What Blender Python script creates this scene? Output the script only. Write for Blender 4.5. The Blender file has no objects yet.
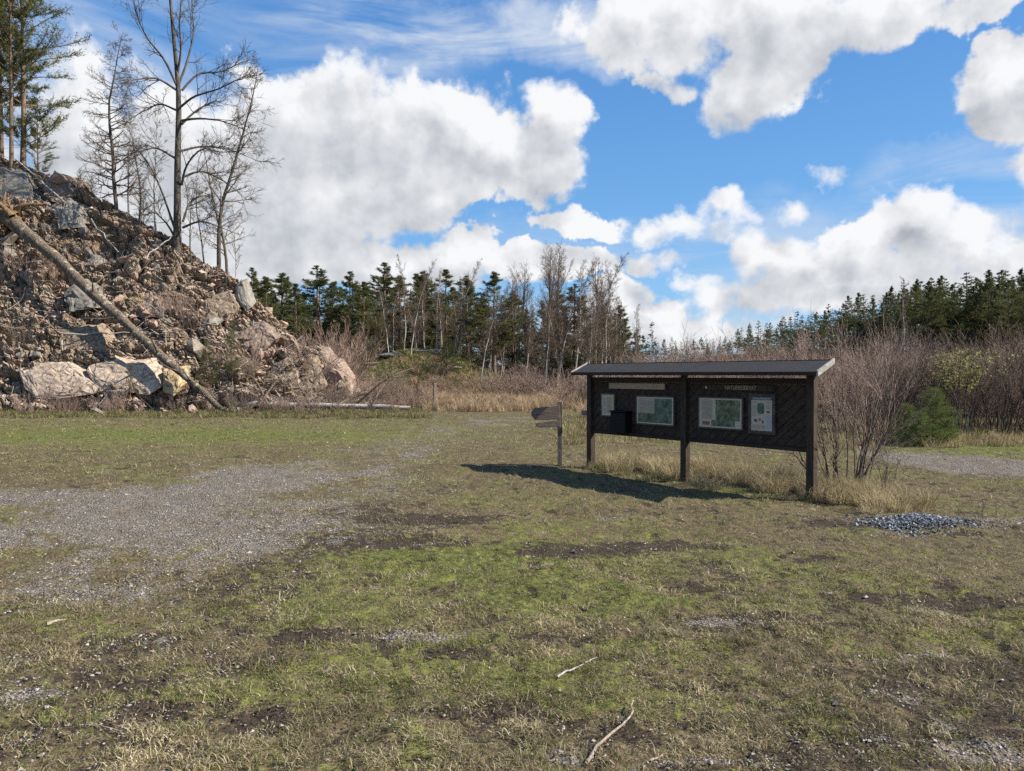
import bpy, bmesh, math, random
import numpy as np
from math import radians as R

# ------------------------------------------------------------------ basics
F, CAMZ, HZ, CX = 745.0, 1.7, 374.0, 512.0
random.seed(5)
scene = bpy.context.scene
COL = scene.collection
UP = np.array([0.0, 0.0, 1.0])

def G(px, py, z=0.0):
    """pixel of the photograph -> point of the level ground plane"""
    Y = F * (CAMZ - z) / (py - HZ)
    return ((px - CX) / F * Y, Y)

def at(px, py, Y):
    return np.array([(px - CX) / F * Y, Y, CAMZ + (HZ - py) / F * Y])

def sstep(a, b, x):
    t = np.clip((x - a) / (b - a), 0, 1)
    return t * t * (3 - 2 * t)

def _hash(ix, iy, seed):
    h = (ix.astype(np.int64) * 374761393 + iy.astype(np.int64) * 668265263 + seed * 1442695041) & 0xFFFFFFFF
    h = ((h ^ (h >> 13)) * 1274126177) & 0xFFFFFFFF
    h = ((h ^ (h >> 15)) * 2246822519) & 0xFFFFFFFF
    return (h ^ (h >> 16)) & 0xFFFFFFFF

def h01(ix, iy, seed):
    return _hash(ix, iy, seed) / 4294967295.0

def perlin(x, y, seed=0):
    x = np.asarray(x, float); y = np.asarray(y, float)
    ix = np.floor(x); iy = np.floor(y)
    fx = x - ix; fy = y - iy
    u = fx * fx * fx * (fx * (fx * 6 - 15) + 10); v = fy * fy * fy * (fy * (fy * 6 - 15) + 10)
    def g(dx, dy):
        a = h01(ix + dx, iy + dy, seed) * 2 * np.pi
        return np.cos(a) * (fx - dx) + np.sin(a) * (fy - dy)
    n0 = g(0, 0) * (1 - u) + g(1, 0) * u
    n1 = g(0, 1) * (1 - u) + g(1, 1) * u
    return (n0 * (1 - v) + n1 * v) * 1.4

def fbm(x, y, seed=0, octv=4, gain=0.5):
    s = 0; a = 1.0; t = 0
    for o in range(octv):
        s = s + a * perlin(x * 2.03 ** o + 17.3 * o, y * 2.03 ** o - 9.1 * o, seed + o)
        t += a; a *= gain
    return s / t * 1.5

def worley(x, y, seed):
    """nearest feature point of a jittered grid: offset to it, its ids"""
    ix = np.floor(x); iy = np.floor(y)
    best = np.full(x.shape, 9.0); sec = np.full(x.shape, 9.0)
    bx = np.zeros_like(x); by = np.zeros_like(x); bi = np.zeros_like(x); bj = np.zeros_like(x)
    for dx in (-1, 0, 1):
        for dy in (-1, 0, 1):
            cx = ix + dx; cy = iy + dy
            px = cx + h01(cx, cy, seed); py = cy + h01(cx, cy, seed + 1)
            d = (px - x) ** 2 + (py - y) ** 2
            m = d < best
            sec = np.where(m, best, np.minimum(sec, d))
            best = np.where(m, d, best)
            bx = np.where(m, x - px, bx); by = np.where(m, y - py, by)
            bi = np.where(m, cx, bi); bj = np.where(m, cy, bj)
    return bx, by, bi, bj, np.sqrt(sec) - np.sqrt(best)

def poly_sd(x, y, poly):
    """signed distance to a polygon, negative inside"""
    d = np.full(x.shape, 1e9); ins = np.zeros(x.shape, bool)
    n = len(poly)
    for i in range(n):
        ax, ay = poly[i]; bx, by = poly[(i + 1) % n]
        ex, ey = bx - ax, by - ay
        t = np.clip(((x - ax) * ex + (y - ay) * ey) / (ex * ex + ey * ey + 1e-12), 0, 1)
        d = np.minimum(d, (x - ax - t * ex) ** 2 + (y - ay - t * ey) ** 2)
        c = ((ay > y) != (by > y)) & (x < (bx - ax) * (y - ay) / (by - ay + 1e-12) + ax)
        ins ^= c
    d = np.sqrt(d)
    return np.where(ins, -d, d)

def norm(v):
    return v / (np.linalg.norm(v, axis=-1, keepdims=True) + 1e-9)

# ------------------------------------------------------------------ mesh building
def make_mesh(name, verts, faces, attrs=None, smooth=False):
    """faces: list of (M,k) int arrays"""
    me = bpy.data.meshes.new(name)
    verts = np.ascontiguousarray(verts, dtype=np.float32)
    me.vertices.add(len(verts)); me.vertices.foreach_set('co', verts.ravel())
    loops = np.concatenate([f.ravel() for f in faces]).astype(np.int32)
    counts = np.concatenate([np.full(len(f), f.shape[1], np.int32) for f in faces])
    starts = np.concatenate([[0], np.cumsum(counts)[:-1]]).astype(np.int32)
    me.loops.add(len(loops)); me.loops.foreach_set('vertex_index', loops)
    me.polygons.add(len(counts)); me.polygons.foreach_set('loop_start', starts)
    try:
        me.polygons.foreach_set('loop_total', counts)
    except Exception:
        pass
    me.polygons.foreach_set('use_smooth', np.full(len(counts), smooth, bool))
    for an, av in (attrs or {}).items():
        av = np.asarray(av, dtype=np.float32)
        if av.ndim == 1:
            a = me.attributes.new(an, 'FLOAT', 'POINT'); a.data.foreach_set('value', av)
        else:
            if av.shape[1] == 3:
                av = np.concatenate([av, np.ones((len(av), 1), np.float32)], 1)
            a = me.attributes.new(an, 'FLOAT_COLOR', 'POINT'); a.data.foreach_set('color', np.ascontiguousarray(av).ravel())
    me.update(calc_edges=True)
    me.validate()
    return me

def link(name, me, mat=None, parent=None):
    o = bpy.data.objects.new(name, me)
    COL.objects.link(o)
    if mat is not None and me is not None and len(me.materials) == 0:
        me.materials.append(mat)
    if parent is not None:
        o.parent = parent
    return o

def tag(o, label=None, cat=None, group=None, kind=None):
    if label: o['label'] = label
    if cat: o['category'] = cat
    if group: o['group'] = group
    if kind: o['kind'] = kind
    return o

def empty(name, loc=(0, 0, 0), rz=0.0):
    o = bpy.data.objects.new(name, None); COL.objects.link(o)
    o.empty_display_size = 0.3
    o.location = loc; o.rotation_euler = (0, 0, rz)
    return o

def copy_thing(src, kids):
    r = src.copy(); COL.objects.link(r)
    for k in kids:
        c = k.copy(); COL.objects.link(c); c.parent = r
    return r

class MB:
    """collects boxes, prisms and hulls in a bmesh"""
    def __init__(self): self.bm = bmesh.new()
    def box(self, x0, x1, y0, y1, z0, z1):
        vs = [self.bm.verts.new(p) for p in ((x0, y0, z0), (x1, y0, z0), (x1, y1, z0), (x0, y1, z0), (x0, y0, z1), (x1, y0, z1), (x1, y1, z1), (x0, y1, z1))]
        for f in ((0, 3, 2, 1), (4, 5, 6, 7), (0, 1, 5, 4), (1, 2, 6, 5), (2, 3, 7, 6), (3, 0, 4, 7)):
            self.bm.faces.new([vs[i] for i in f])
        return self
    def prism(self, poly, y0, y1):
        """polygon in x,z extruded along y"""
        a = [self.bm.verts.new((x, y0, z)) for x, z in poly]; b = [self.bm.verts.new((x, y1, z)) for x, z in poly]
        n = len(poly)
        self.bm.faces.new(a); self.bm.faces.new(b[::-1])
        for i in range(n):
            self.bm.faces.new((a[i], b[i], b[(i + 1) % n], a[(i + 1) % n]))
        return self
    def prism_x(self, poly, x0, x1):
        """polygon in y,z extruded along x"""
        a = [self.bm.verts.new((x0, y, z)) for y, z in poly]; b = [self.bm.verts.new((x1, y, z)) for y, z in poly]
        n = len(poly)
        self.bm.faces.new(a); self.bm.faces.new(b[::-1])
        for i in range(n):
            self.bm.faces.new((a[i], b[i], b[(i + 1) % n], a[(i + 1) % n]))
        return self
    def build(self, name, mat, parent=None, bevel=0.0):
        bmesh.ops.recalc_face_normals(self.bm, faces=self.bm.faces[:])
        if bevel:
            bmesh.ops.bevel(self.bm, geom=self.bm.edges[:], offset=bevel, segments=1, affect='EDGES')
        me = bpy.data.meshes.new(name); self.bm.to_mesh(me); self.bm.free()
        return link(name, me, mat, parent)

def tubes(sets):
    """sets: list of (paths (B,P,3), radii (B,P), sides) -> verts, quads, t along set"""
    V = []; Q = []; off = 0
    for pts, rad, k in sets:
        B, P, _ = pts.shape
        if B == 0: continue
        tan = np.gradient(pts, axis=1); tan = norm(tan)
        ref = np.where(np.abs(tan[..., 2:3]) > 0.9, np.array([1.0, 0.1, 0]), np.array([0.05, 0.1, 1.0]))
        a = norm(np.cross(tan, ref)); b = np.cross(tan, a)
        th = np.arange(k) / k * 2 * np.pi
        ring = (a[:, :, None, :] * np.cos(th)[None, None, :, None] + b[:, :, None, :] * np.sin(th)[None, None, :, None]) * rad[:, :, None, None]
        v = (pts[:, :, None, :] + ring).reshape(-1, 3)
        i = np.arange(B)[:, None, None] * P * k + np.arange(P - 1)[None, :, None] * k
        j = np.arange(k)[None, None, :]; j2 = (j + 1) % k
        q = np.stack([i + j, i + j2, i + k + j2, i + k + j], -1).reshape(-1, 4) + off
        V.append(v); Q.append(q); off += len(v)
    return np.concatenate(V), np.concatenate(Q)

def tube_mesh(name, sets, smooth=True):
    v, q = tubes(sets)
    return make_mesh(name, v, [q], smooth=smooth)

def grow(start, d, length, P, wob, trop, rng):
    B = len(start); pts = np.zeros((B, P, 3)); p = start.copy(); pts[:, 0] = p
    seg = (np.asarray(length) / (P - 1))[:, None]
    for i in range(1, P):
        d = norm(d + rng.normal(0, wob, (B, 3)) + UP * trop)
        p = p + d * seg; pts[:, i] = p
    return pts

def spawn(pts, rad, n, t0, t1, ang, asd, rng, even=False):
    B, P, _ = pts.shape
    par = np.repeat(np.arange(B), n)
    t = rng.uniform(t0, t1, B * n)
    if even:
        t = t0 + (t1 - t0) * ((np.tile(np.arange(n), B) + rng.uniform(0, 1, B * n)) / n)
    f = t * (P - 1); i = np.minimum(f.astype(int), P - 2); w = (f - i)[:, None]
    st = pts[par, i] * (1 - w) + pts[par, i + 1] * w
    tan = norm(pts[par, i + 1] - pts[par, i])
    rr = rad[par, i] * (1 - w[:, 0]) + rad[par, i + 1] * w[:, 0]
    rv = norm(np.cross(tan, rng.normal(0, 1, (B * n, 3))))
    a = (ang + rng.normal(0, asd, B * n))[:, None]
    d = tan * np.cos(a) + rv * np.sin(a)
    return st, norm(d), rr, t, par

def taper(r0, P, tip=0.25, power=1.0):
    s = np.linspace(0, 1, P)
    return r0[:, None] * (tip + (1 - tip) * (1 - s[None, :]) ** power)

# ------------------------------------------------------------------ node helper
class NT:
    def __init__(self, tree): self.t = tree
    def n(self, typ, **kw):
        nd = self.t.nodes.new(typ)
        for k, v in kw.items(): setattr(nd, k, v)
        return nd
    def put(self, sock, v):
        if isinstance(v, bpy.types.NodeSocket): self.t.links.new(v, sock)
        elif v is not None: sock.default_value = v
    def m(self, op, a, b=None, c=None, clamp=False):
        nd = self.n('ShaderNodeMath', operation=op, use_clamp=clamp)
        for s, v in zip(nd.inputs, (a, b, c)): self.put(s, v)
        return nd.outputs[0]
    def v(self, op, a, b=None, scale=None):
        nd = self.n('ShaderNodeVectorMath', operation=op)
        self.put(nd.inputs[0], a)
        if b is not None: self.put(nd.inputs[1], b)
        if scale is not None: self.put(nd.inputs['Scale'], scale)
        return nd.outputs['Value'] if op in ('DOT_PRODUCT', 'LENGTH', 'DISTANCE') else nd.outputs[0]
    def rng(self, x, a, b, c=0.0, d=1.0, smooth=True):
        nd = self.n('ShaderNodeMapRange', interpolation_type='SMOOTHSTEP' if smooth else 'LINEAR')
        for s, v in zip(nd.inputs[:5], (x, a, b, c, d)): self.put(s, v)
        return nd.outputs[0]
    def mix(self, f, a, b, blend='MIX'):
        nd = self.n('ShaderNodeMix', data_type='RGBA', blend_type=blend)
        self.put(nd.inputs[0], f); self.put(nd.inputs[6], a); self.put(nd.inputs[7], b)
        return nd.outputs[2]
    def noise(self, vec, scale, detail=3.0, rough=0.5, dist=0.0, out=0):
        nd = self.n('ShaderNodeTexNoise')
        if vec is not None: self.put(nd.inputs['Vector'], vec)
        nd.inputs['Scale'].default_value = scale; nd.inputs['Detail'].default_value = detail
        nd.inputs['Roughness'].default_value = rough; nd.inputs['Distortion'].default_value = dist
        return nd.outputs[out]
    def voro(self, vec, scale, feature='F1', out=0, rand=1.0):
        nd = self.n('ShaderNodeTexVoronoi', feature=feature)
        if vec is not None: self.put(nd.inputs['Vector'], vec)
        nd.inputs['Scale'].default_value = scale; nd.inputs['Randomness'].default_value = rand
        return nd.outputs[out]
    def attr(self, name, out='Color'):
        return self.n('ShaderNodeAttribute', attribute_name=name).outputs[out]
    def coord(self, out='Object'):
        return self.n('ShaderNodeTexCoord').outputs[out]
    def sep(self, v):
        return self.n_sep(v)
    def n_sep(self, v):
        nd = self.n('ShaderNodeSeparateXYZ'); self.put(nd.inputs[0], v); return nd.outputs
    def comb(self, x, y, z=0.0):
        nd = self.n('ShaderNodeCombineXYZ')
        for s, v in zip(nd.inputs, (x, y, z)): self.put(s, v)
        return nd.outputs[0]
    def bump(self, h, strength, dist):
        nd = self.n('ShaderNodeBump'); nd.inputs['Strength'].default_value = strength
        nd.inputs['Distance'].default_value = dist; self.put(nd.inputs['Height'], h)
        return nd.outputs[0]

def C4(c): return (c[0], c[1], c[2], 1.0)

def material(name, fn, rough=0.9, spec=0.2, trans=0.0):
    """fn(nt) -> (colour, normal or None); trans: share of light passing through thin leaves"""
    m = bpy.data.materials.new(name); m.use_nodes = True
    t = m.node_tree; t.nodes.clear(); nt = NT(t)
    out = nt.n('ShaderNodeOutputMaterial')
    col, nrm = fn(nt)
    b = nt.n('ShaderNodeBsdfPrincipled')
    b.inputs['Roughness'].default_value = rough; b.inputs['Specular IOR Level'].default_value = spec
    nt.put(b.inputs['Base Color'], col)
    if nrm is not None: nt.put(b.inputs['Normal'], nrm)
    sh = b.outputs[0]
    if trans:
        tr = nt.n('ShaderNodeBsdfTranslucent'); nt.put(tr.inputs[0], col)
        mx = nt.n('ShaderNodeMixShader'); mx.inputs[0].default_value = trans
        t.links.new(sh, mx.inputs[1]); t.links.new(tr.outputs[0], mx.inputs[2]); sh = mx.outputs[0]
    t.links.new(sh, out.inputs[0])
    return m

# ------------------------------------------------------------------ camera, sun, sky
cam_d = bpy.data.cameras.new('camera'); cam = bpy.data.objects.new('camera', cam_d); COL.objects.link(cam)
cam.location = (0, 0, CAMZ)
cam.rotation_euler = (R(90) - math.atan((385.5 - HZ) / F), 0, 0)
cam_d.sensor_width = 36.0; cam_d.lens = F / 1024 * 36.0
cam_d.clip_start = 0.05; cam_d.clip_end = 6000
scene.camera = cam

SUN_EL, SUN_AZ = R(40), R(97)          # azimuth clockwise from +Y
sd = np.array([math.sin(SUN_AZ) * math.cos(SUN_EL), math.cos(SUN_AZ) * math.cos(SUN_EL), math.sin(SUN_EL)])
sun_d = bpy.data.lights.new('sun', 'SUN'); sun = bpy.data.objects.new('sun', sun_d); COL.objects.link(sun)
sun_d.energy = 5.0; sun_d.angle = R(0.53); sun_d.color = (1.0, 0.93, 0.83)
from mathutils import Vector
sun.rotation_euler = Vector(sd).to_track_quat('Z', 'Y').to_euler()
sun.location = (20, 0, 30)

SKY_S = 0.053
def build_world():
    w = bpy.data.worlds.new('World'); scene.world = w; w.use_nodes = True
    t = w.node_tree; t.nodes.clear(); nt = NT(t)
    sky = nt.n('ShaderNodeTexSky', sky_type='NISHITA')
    sky.sun_disc = False; sky.sun_elevation = SUN_EL; sky.sun_rotation = SUN_AZ
    sky.air_density = 1.0; sky.dust_density = 0.1; sky.ozone_density = 2.5
    hs = nt.n('ShaderNodeHueSaturation'); hs.inputs['Saturation'].default_value = SKY_SAT; hs.inputs['Value'].default_value = SKY_VAL
    hs.inputs['Hue'].default_value = 0.5
    t.links.new(sky.outputs[0], hs.inputs['Color'])
        # the clouds live in azimuth / elevation of the sky itself
    d = nt.coord('Generated')
    x, y, z = nt.n_sep(d)
    az = nt.m('MULTIPLY', nt.m('ARCTAN2', x, y), F)
    el = nt.m('MULTIPLY', nt.m('ARCSINE', z), F)
    P = nt.comb(az, el, 0.0)
    skyc = nt.mix(0.65, hs.outputs[0], nt.mix(nt.rng(el, 20, 420), C4(SKY_LOW), C4(SKY_BLUE)))
    def ang(px, py):
        a = math.atan((px - CX) / F)
        return a * F, math.atan((HZ - py) / F * math.cos(a)) * F
    blobs = CLOUDS
    grp = bpy.data.node_groups.new('cloud_field', 'ShaderNodeTree')
    grp.interface.new_socket('P', in_out='INPUT', socket_type='NodeSocketVector')
    grp.interface.new_socket('D', in_out='OUTPUT', socket_type='NodeSocketFloat')
    g = NT(grp); gi = g.n('NodeGroupInput'); go = g.n('NodeGroupOutput')
    acc = None
    for (px, py, rx, ry, wt) in blobs:
        u, v = ang(px, py)
        q = g.v('MULTIPLY', g.v('SUBTRACT', gi.outputs[0], (u, v, 0)), (1 / rx, 1 / ry, 0))
        s = g.m('MULTIPLY_ADD', g.v('DOT_PRODUCT', q, q), -wt, wt)
        acc = s if acc is None else g.m('SMOOTH_MAX', acc, s, 0.25)
    # scattered clouds added over the unseen sky, their cover set for the ambient light
    gx, gy, gz = g.n_sep(gi.outputs[0])
    outer = g.m('MAXIMUM', g.rng(g.m('ABSOLUTE', gx), 560, 700), g.rng(gy, 420, 560))
    acc = g.m('MAXIMUM', acc, g.m('MULTIPLY_ADD', outer, 2.2, -2.28))
    grp.links.new(g.m('MAXIMUM', acc, -1.5), go.inputs[0])
    def field(vec):
        nd = nt.n('ShaderNodeGroup', node_tree=grp); nt.put(nd.inputs[0], vec); return nd.outputs[0]
    wn = nt.noise(P, 1 / 70.0, 5.0, 0.6, out=1)
    warp = nt.v('SCALE', nt.v('SUBTRACT', wn, (0.5, 0.5, 0.5)), scale=75.0)
    Pw = nt.v('ADD', P, warp)
    def detail(vec):
        a = nt.noise(vec, 1 / 46.0, 7.0, 0.53)
        return a
    SH = (17.0, 20.0, 0.0)
    D0 = field(Pw)
    n0 = detail(P); n1 = detail(nt.v('ADD', P, SH))
    amp = 2.7
    d0 = nt.m('ADD', D0, nt.m('MULTIPLY', nt.m('SUBTRACT', n0, 0.5), amp))
    soft = nt.noise(nt.v('ADD', P, (900, 300, 0)), 1 / 130.0, 2.0, .5)
    alpha = nt.rng(d0, -0.08, nt.rng(soft, .36, .64, .22, .75))
    Du = field(nt.v('ADD', Pw, (8.0, 34.0, 0.0)))
    # thick cloud overhead of a point shades it: grey bases, white tops
    under = nt.rng(nt.m('ADD', Du, nt.m('MULTIPLY', nt.m('SUBTRACT', n1, 0.5), 0.55)), -0.3, 0.9)
    edge = nt.m('MULTIPLY', nt.m('SUBTRACT', n0, n1), 1.35)
    lit = nt.m('ADD', nt.m('SUBTRACT', 1.0, nt.m('MULTIPLY', under, 0.52)), edge, clamp=True)
    ccol = nt.mix(lit, C4(CLOUD_GREY), C4(CLOUD_WHITE))
    # thin high veils
    vn = nt.noise(nt.v('MULTIPLY', P, (1 / 200.0, 1 / 42.0, 1.0)), 1.0, 6.0, 0.62, 0.8)
    veil = None
    for (px, py, rx, ry, wt) in VEILS:
        u, v = ang(px, py)
        q = nt.v('MULTIPLY', nt.v('SUBTRACT', Pw, (u, v, 0)), (1 / rx, 1 / ry, 0))
        s = nt.m('MULTIPLY', nt.m('SUBTRACT', 1.0, nt.v('DOT_PRODUCT', q, q), clamp=True), wt)
        veil = s if veil is None else nt.m('MAXIMUM', veil, s)
    va = nt.m('MULTIPLY', veil, nt.rng(vn, 0.30, 0.72))
    c1 = nt.mix(va, skyc, C4(CLOUD_VEIL))
    c2 = nt.mix(alpha, c1, ccol)
    bg = nt.n('ShaderNodeBackground'); bg.inputs['Strength'].default_value = SKY_S
    t.links.new(c2, bg.inputs['Color'])
    wo = nt.n('ShaderNodeOutputWorld'); t.links.new(bg.outputs[0], wo.inputs[0])
    w.cycles.sampling_method = 'NONE'

SKY_SAT, SKY_VAL = 1.2, 1.4
SKY_BLUE = (0.85, 2.8, 7.0); SKY_LOW = (1.9, 4.7, 8.8)
CLOUD_WHITE = (9.0, 9.1, 9.3); CLOUD_GREY = (3.9, 4.2, 4.7); CLOUD_VEIL = (6.5, 7.2, 8.2)
CLOUDS = [
    # big cumulus on the left
    (350, 105, 62, 46, 1.0), (300, 130, 60, 48, 1.1), (420, 130, 80, 55, 1.1), (480, 140, 60, 45, 1.0), (555, 125, 42, 36, .95), (570, 115, 30, 18, .6),
    (530, 165, 55, 40, 1.0), (250, 165, 90, 80, 1.1), (340, 190, 130, 50, 1.1), (430, 180, 90, 35, .9), (300, 235, 90, 32, 1.1), (180, 160, 90, 90, .9),
    (90, 160, 80, 90, .8), (40, 130, 60, 60, .6), (340, 262, 130, 26, 1.0), (470, 252, 45, 24, .9), (400, 275, 110, 26, 1.0), (520, 262, 70, 22, .95), (590, 262, 40, 16, .8), (200, 262, 120, 40, .9),
    # top right mass
    (700, 25, 100, 42, .85), (620, 20, 70, 34, .6), (790, 15, 110, 46, .95), (890, 8, 110, 34, .8), (980, 5, 60, 22, .75), (760, 75, 58, 38, .75), (735, 108, 42, 26, .7), (800, 66, 30, 34, .65), (660, 82, 22, 12, .5), (880, 38, 30, 20, .5),
    # right edge lump
    (1010, 92, 52, 36, 1.1), (985, 112, 30, 20, .8), (1060, 80, 40, 40, 1.0),
    # little ones
    (826, 172, 24, 11, .5), (862, 192, 14, 9, .3), (990, 48, 16, 9, .3),
    # middle streak
    (545, 218, 24, 13, .5), (578, 222, 36, 15, .65), (615, 224, 32, 14, .55), (650, 226, 32, 16, .6), (685, 228, 32, 11, .5), (722, 212, 28, 19, .8), (745, 222, 24, 13, .55), (785, 215, 20, 15, .5), (700, 236, 40, 9, .45), (760, 238, 22, 9, .4),
    # lower right banks
    (905, 215, 52, 30, 1.1), (960, 232, 60, 30, 1.1), (860, 230, 30, 22, .7), (880, 264, 110, 18, .7), (775, 262, 55, 28, .95), (830, 296, 110, 24, .75), (1010, 258, 60, 28, .9), (740, 304, 60, 20, .75), (700, 288, 30, 12, .5),
    (645, 260, 30, 14, .6), (678, 264, 22, 9, .4), (618, 292, 40, 20, .8), (640, 318, 50, 24, .9), (600, 330, 60, 30, .9), (690, 328, 80, 18, .65), (950, 288, 100, 22, .75), (1080, 200, 50, 60, .8),
]
VEILS = [(470, 30, 260, 38, 1.1), (610, 40, 140, 32, 1.1), (330, 45, 190, 40, .7), (100, 60, 150, 100, .6), (985, 190, 130, 45, .85), (990, 150, 90, 20, .5), (200, 20, 240, 45, .5), (590, 240, 160, 30, .5), (820, 250, 200, 60, .6), (560, 345, 700, 60, .6)]
build_world()

scene.view_settings.view_transform = 'Standard'
scene.view_settings.look = 'None'
scene.view_settings.exposure = 0.98
scene.view_settings.gamma = 1.0
scene.cycles.max_bounces = 5
scene.cycles.diffuse_bounces = 3
scene.cycles.glossy_bounces = 2
scene.cycles.transparent_max_bounces = 4
scene.cycles.use_denoising = False

# ------------------------------------------------------------------ the lie of the land
def px_of(x, y): return CX + F * x / y
KN = (-7.0, 64.0)
def terr(x, y):
    x = np.asarray(x, float); y = np.asarray(y, float)
    r = np.hypot(x, y)
    near = 1 - sstep(14, 30, r)
    h = 0.05 * fbm(x * .22, y * .22, 3, 3)
    h = h + near * (0.024 * perlin(x * 1.1, y * 1.1, 11) + 0.022 * perlin(x * 2.9, y * 2.9, 12) + 0.016 * perlin(x * 6.5, y * 6.5, 13) + 0.008 * perlin(x * 14, y * 14, 14))
    # the stony knoll in the wood, the rise under the far wood, the wall of debris at the foot of the slope
    h = h + 3.2 * np.exp(-((x - KN[0]) / 6.5) ** 2 - ((y - KN[1]) / 5.0) ** 2)
    h = h + 1.4 * np.exp(-((x + 14) / 7) ** 2 - ((y - 66) / 7) ** 2)
    h = h + 4.0 * sstep(70, 120, y) * sstep(10, 70, x)
    h = h + 3.2 * sstep(108, 165, y) * (r < 1400)
    h = h + 0.5 * sstep(150, 500, r) * perlin(x * .01, y * .01, 15) * 8
    return h

def sm_poly(x, y, poly, soft, amp, seed, scale=1.0):
    n = fbm(x * 0.55 * scale, y * 0.55 * scale, seed, 4, .6)
    return sstep(soft, -soft, poly_sd(x, y, poly) + amp * n)

GRAVEL_POLY = [G(*p) for p in ((-60, 488), (70, 484), (150, 481), (215, 466), (290, 459), (345, 462), (350, 480), (330, 505), (300, 545), (200, 565), (90, 600), (0, 622), (-80, 640))]
TRACK_POLY = [G(*p) for p in ((330, 470), (380, 445), (440, 424), (480, 415), (540, 418), (490, 432), (450, 455), (400, 480), (340, 500))]
PATH_POLY = [G(*p) for p in ((838, 449), (900, 451), (960, 456), (1030, 461), (1140, 468), (1140, 486), (1024, 478), (950, 472), (880, 463))]
DIRT_POLY = [G(*p) for p in ((640, 800), (690, 735), (770, 700), (850, 672), (930, 655), (1100, 632), (1100, 800))]
DARK_POLY = [G(*p) for p in ((-80, 700), (60, 660), (160, 590), (260, 535), (330, 500), (420, 490), (440, 520), (330, 560), (250, 610), (150, 690), (60, 760), (-80, 800))]
LUSH = [  # px, py, radius across, radius along (m), strength
    (470, 560, 1.5, 1.0, .9), (330, 610, .8, .7, .7), (560, 600, 1.2, .6, .8), (700, 560, 1.3, .5, .6), (520, 690, .7, .4, .7), (120, 730, .5, .35, .6),
    (250, 690, .6, .4, .6), (860, 590, 1.0, .5, .5), (130, 435, 5.0, 2.2, .8), (300, 436, 3.0, 1.6, .6), (600, 412, 4.0, 3.0, .8), (800, 610, .8, .4, .6), (690, 700, .5, .3, .5),
    (760, 492, .8, .4, .7), (420, 650, .7, .5, .6), (1010, 452, 3, 1.2, .8), (870, 500, .6, .3, .6), (560, 500, 2.0, .6, .4), (930, 700, .3, .2, .5), (640, 650, .6, .3, .6)]
SOIL = [(580, 552, .65, .30), (440, 520, .8, .3), (960, 606, .50, .18), (880, 600, .25, .12), (690, 330, 0, 0), (655, 545, .8, .25), (380, 545, .8, .25), (480, 715, .3, .12), (840, 525, .5, .2),
        (330, 640, .4, .15), (740, 622, .5, .15), (250, 725, .2, .12), (470, 655, .3, .1), (555, 640, .3, .1), (820, 560, .35, .1), (700, 588, .4, .12), (610, 735, .25, .12), (130, 690, .3, .1)]

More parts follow.
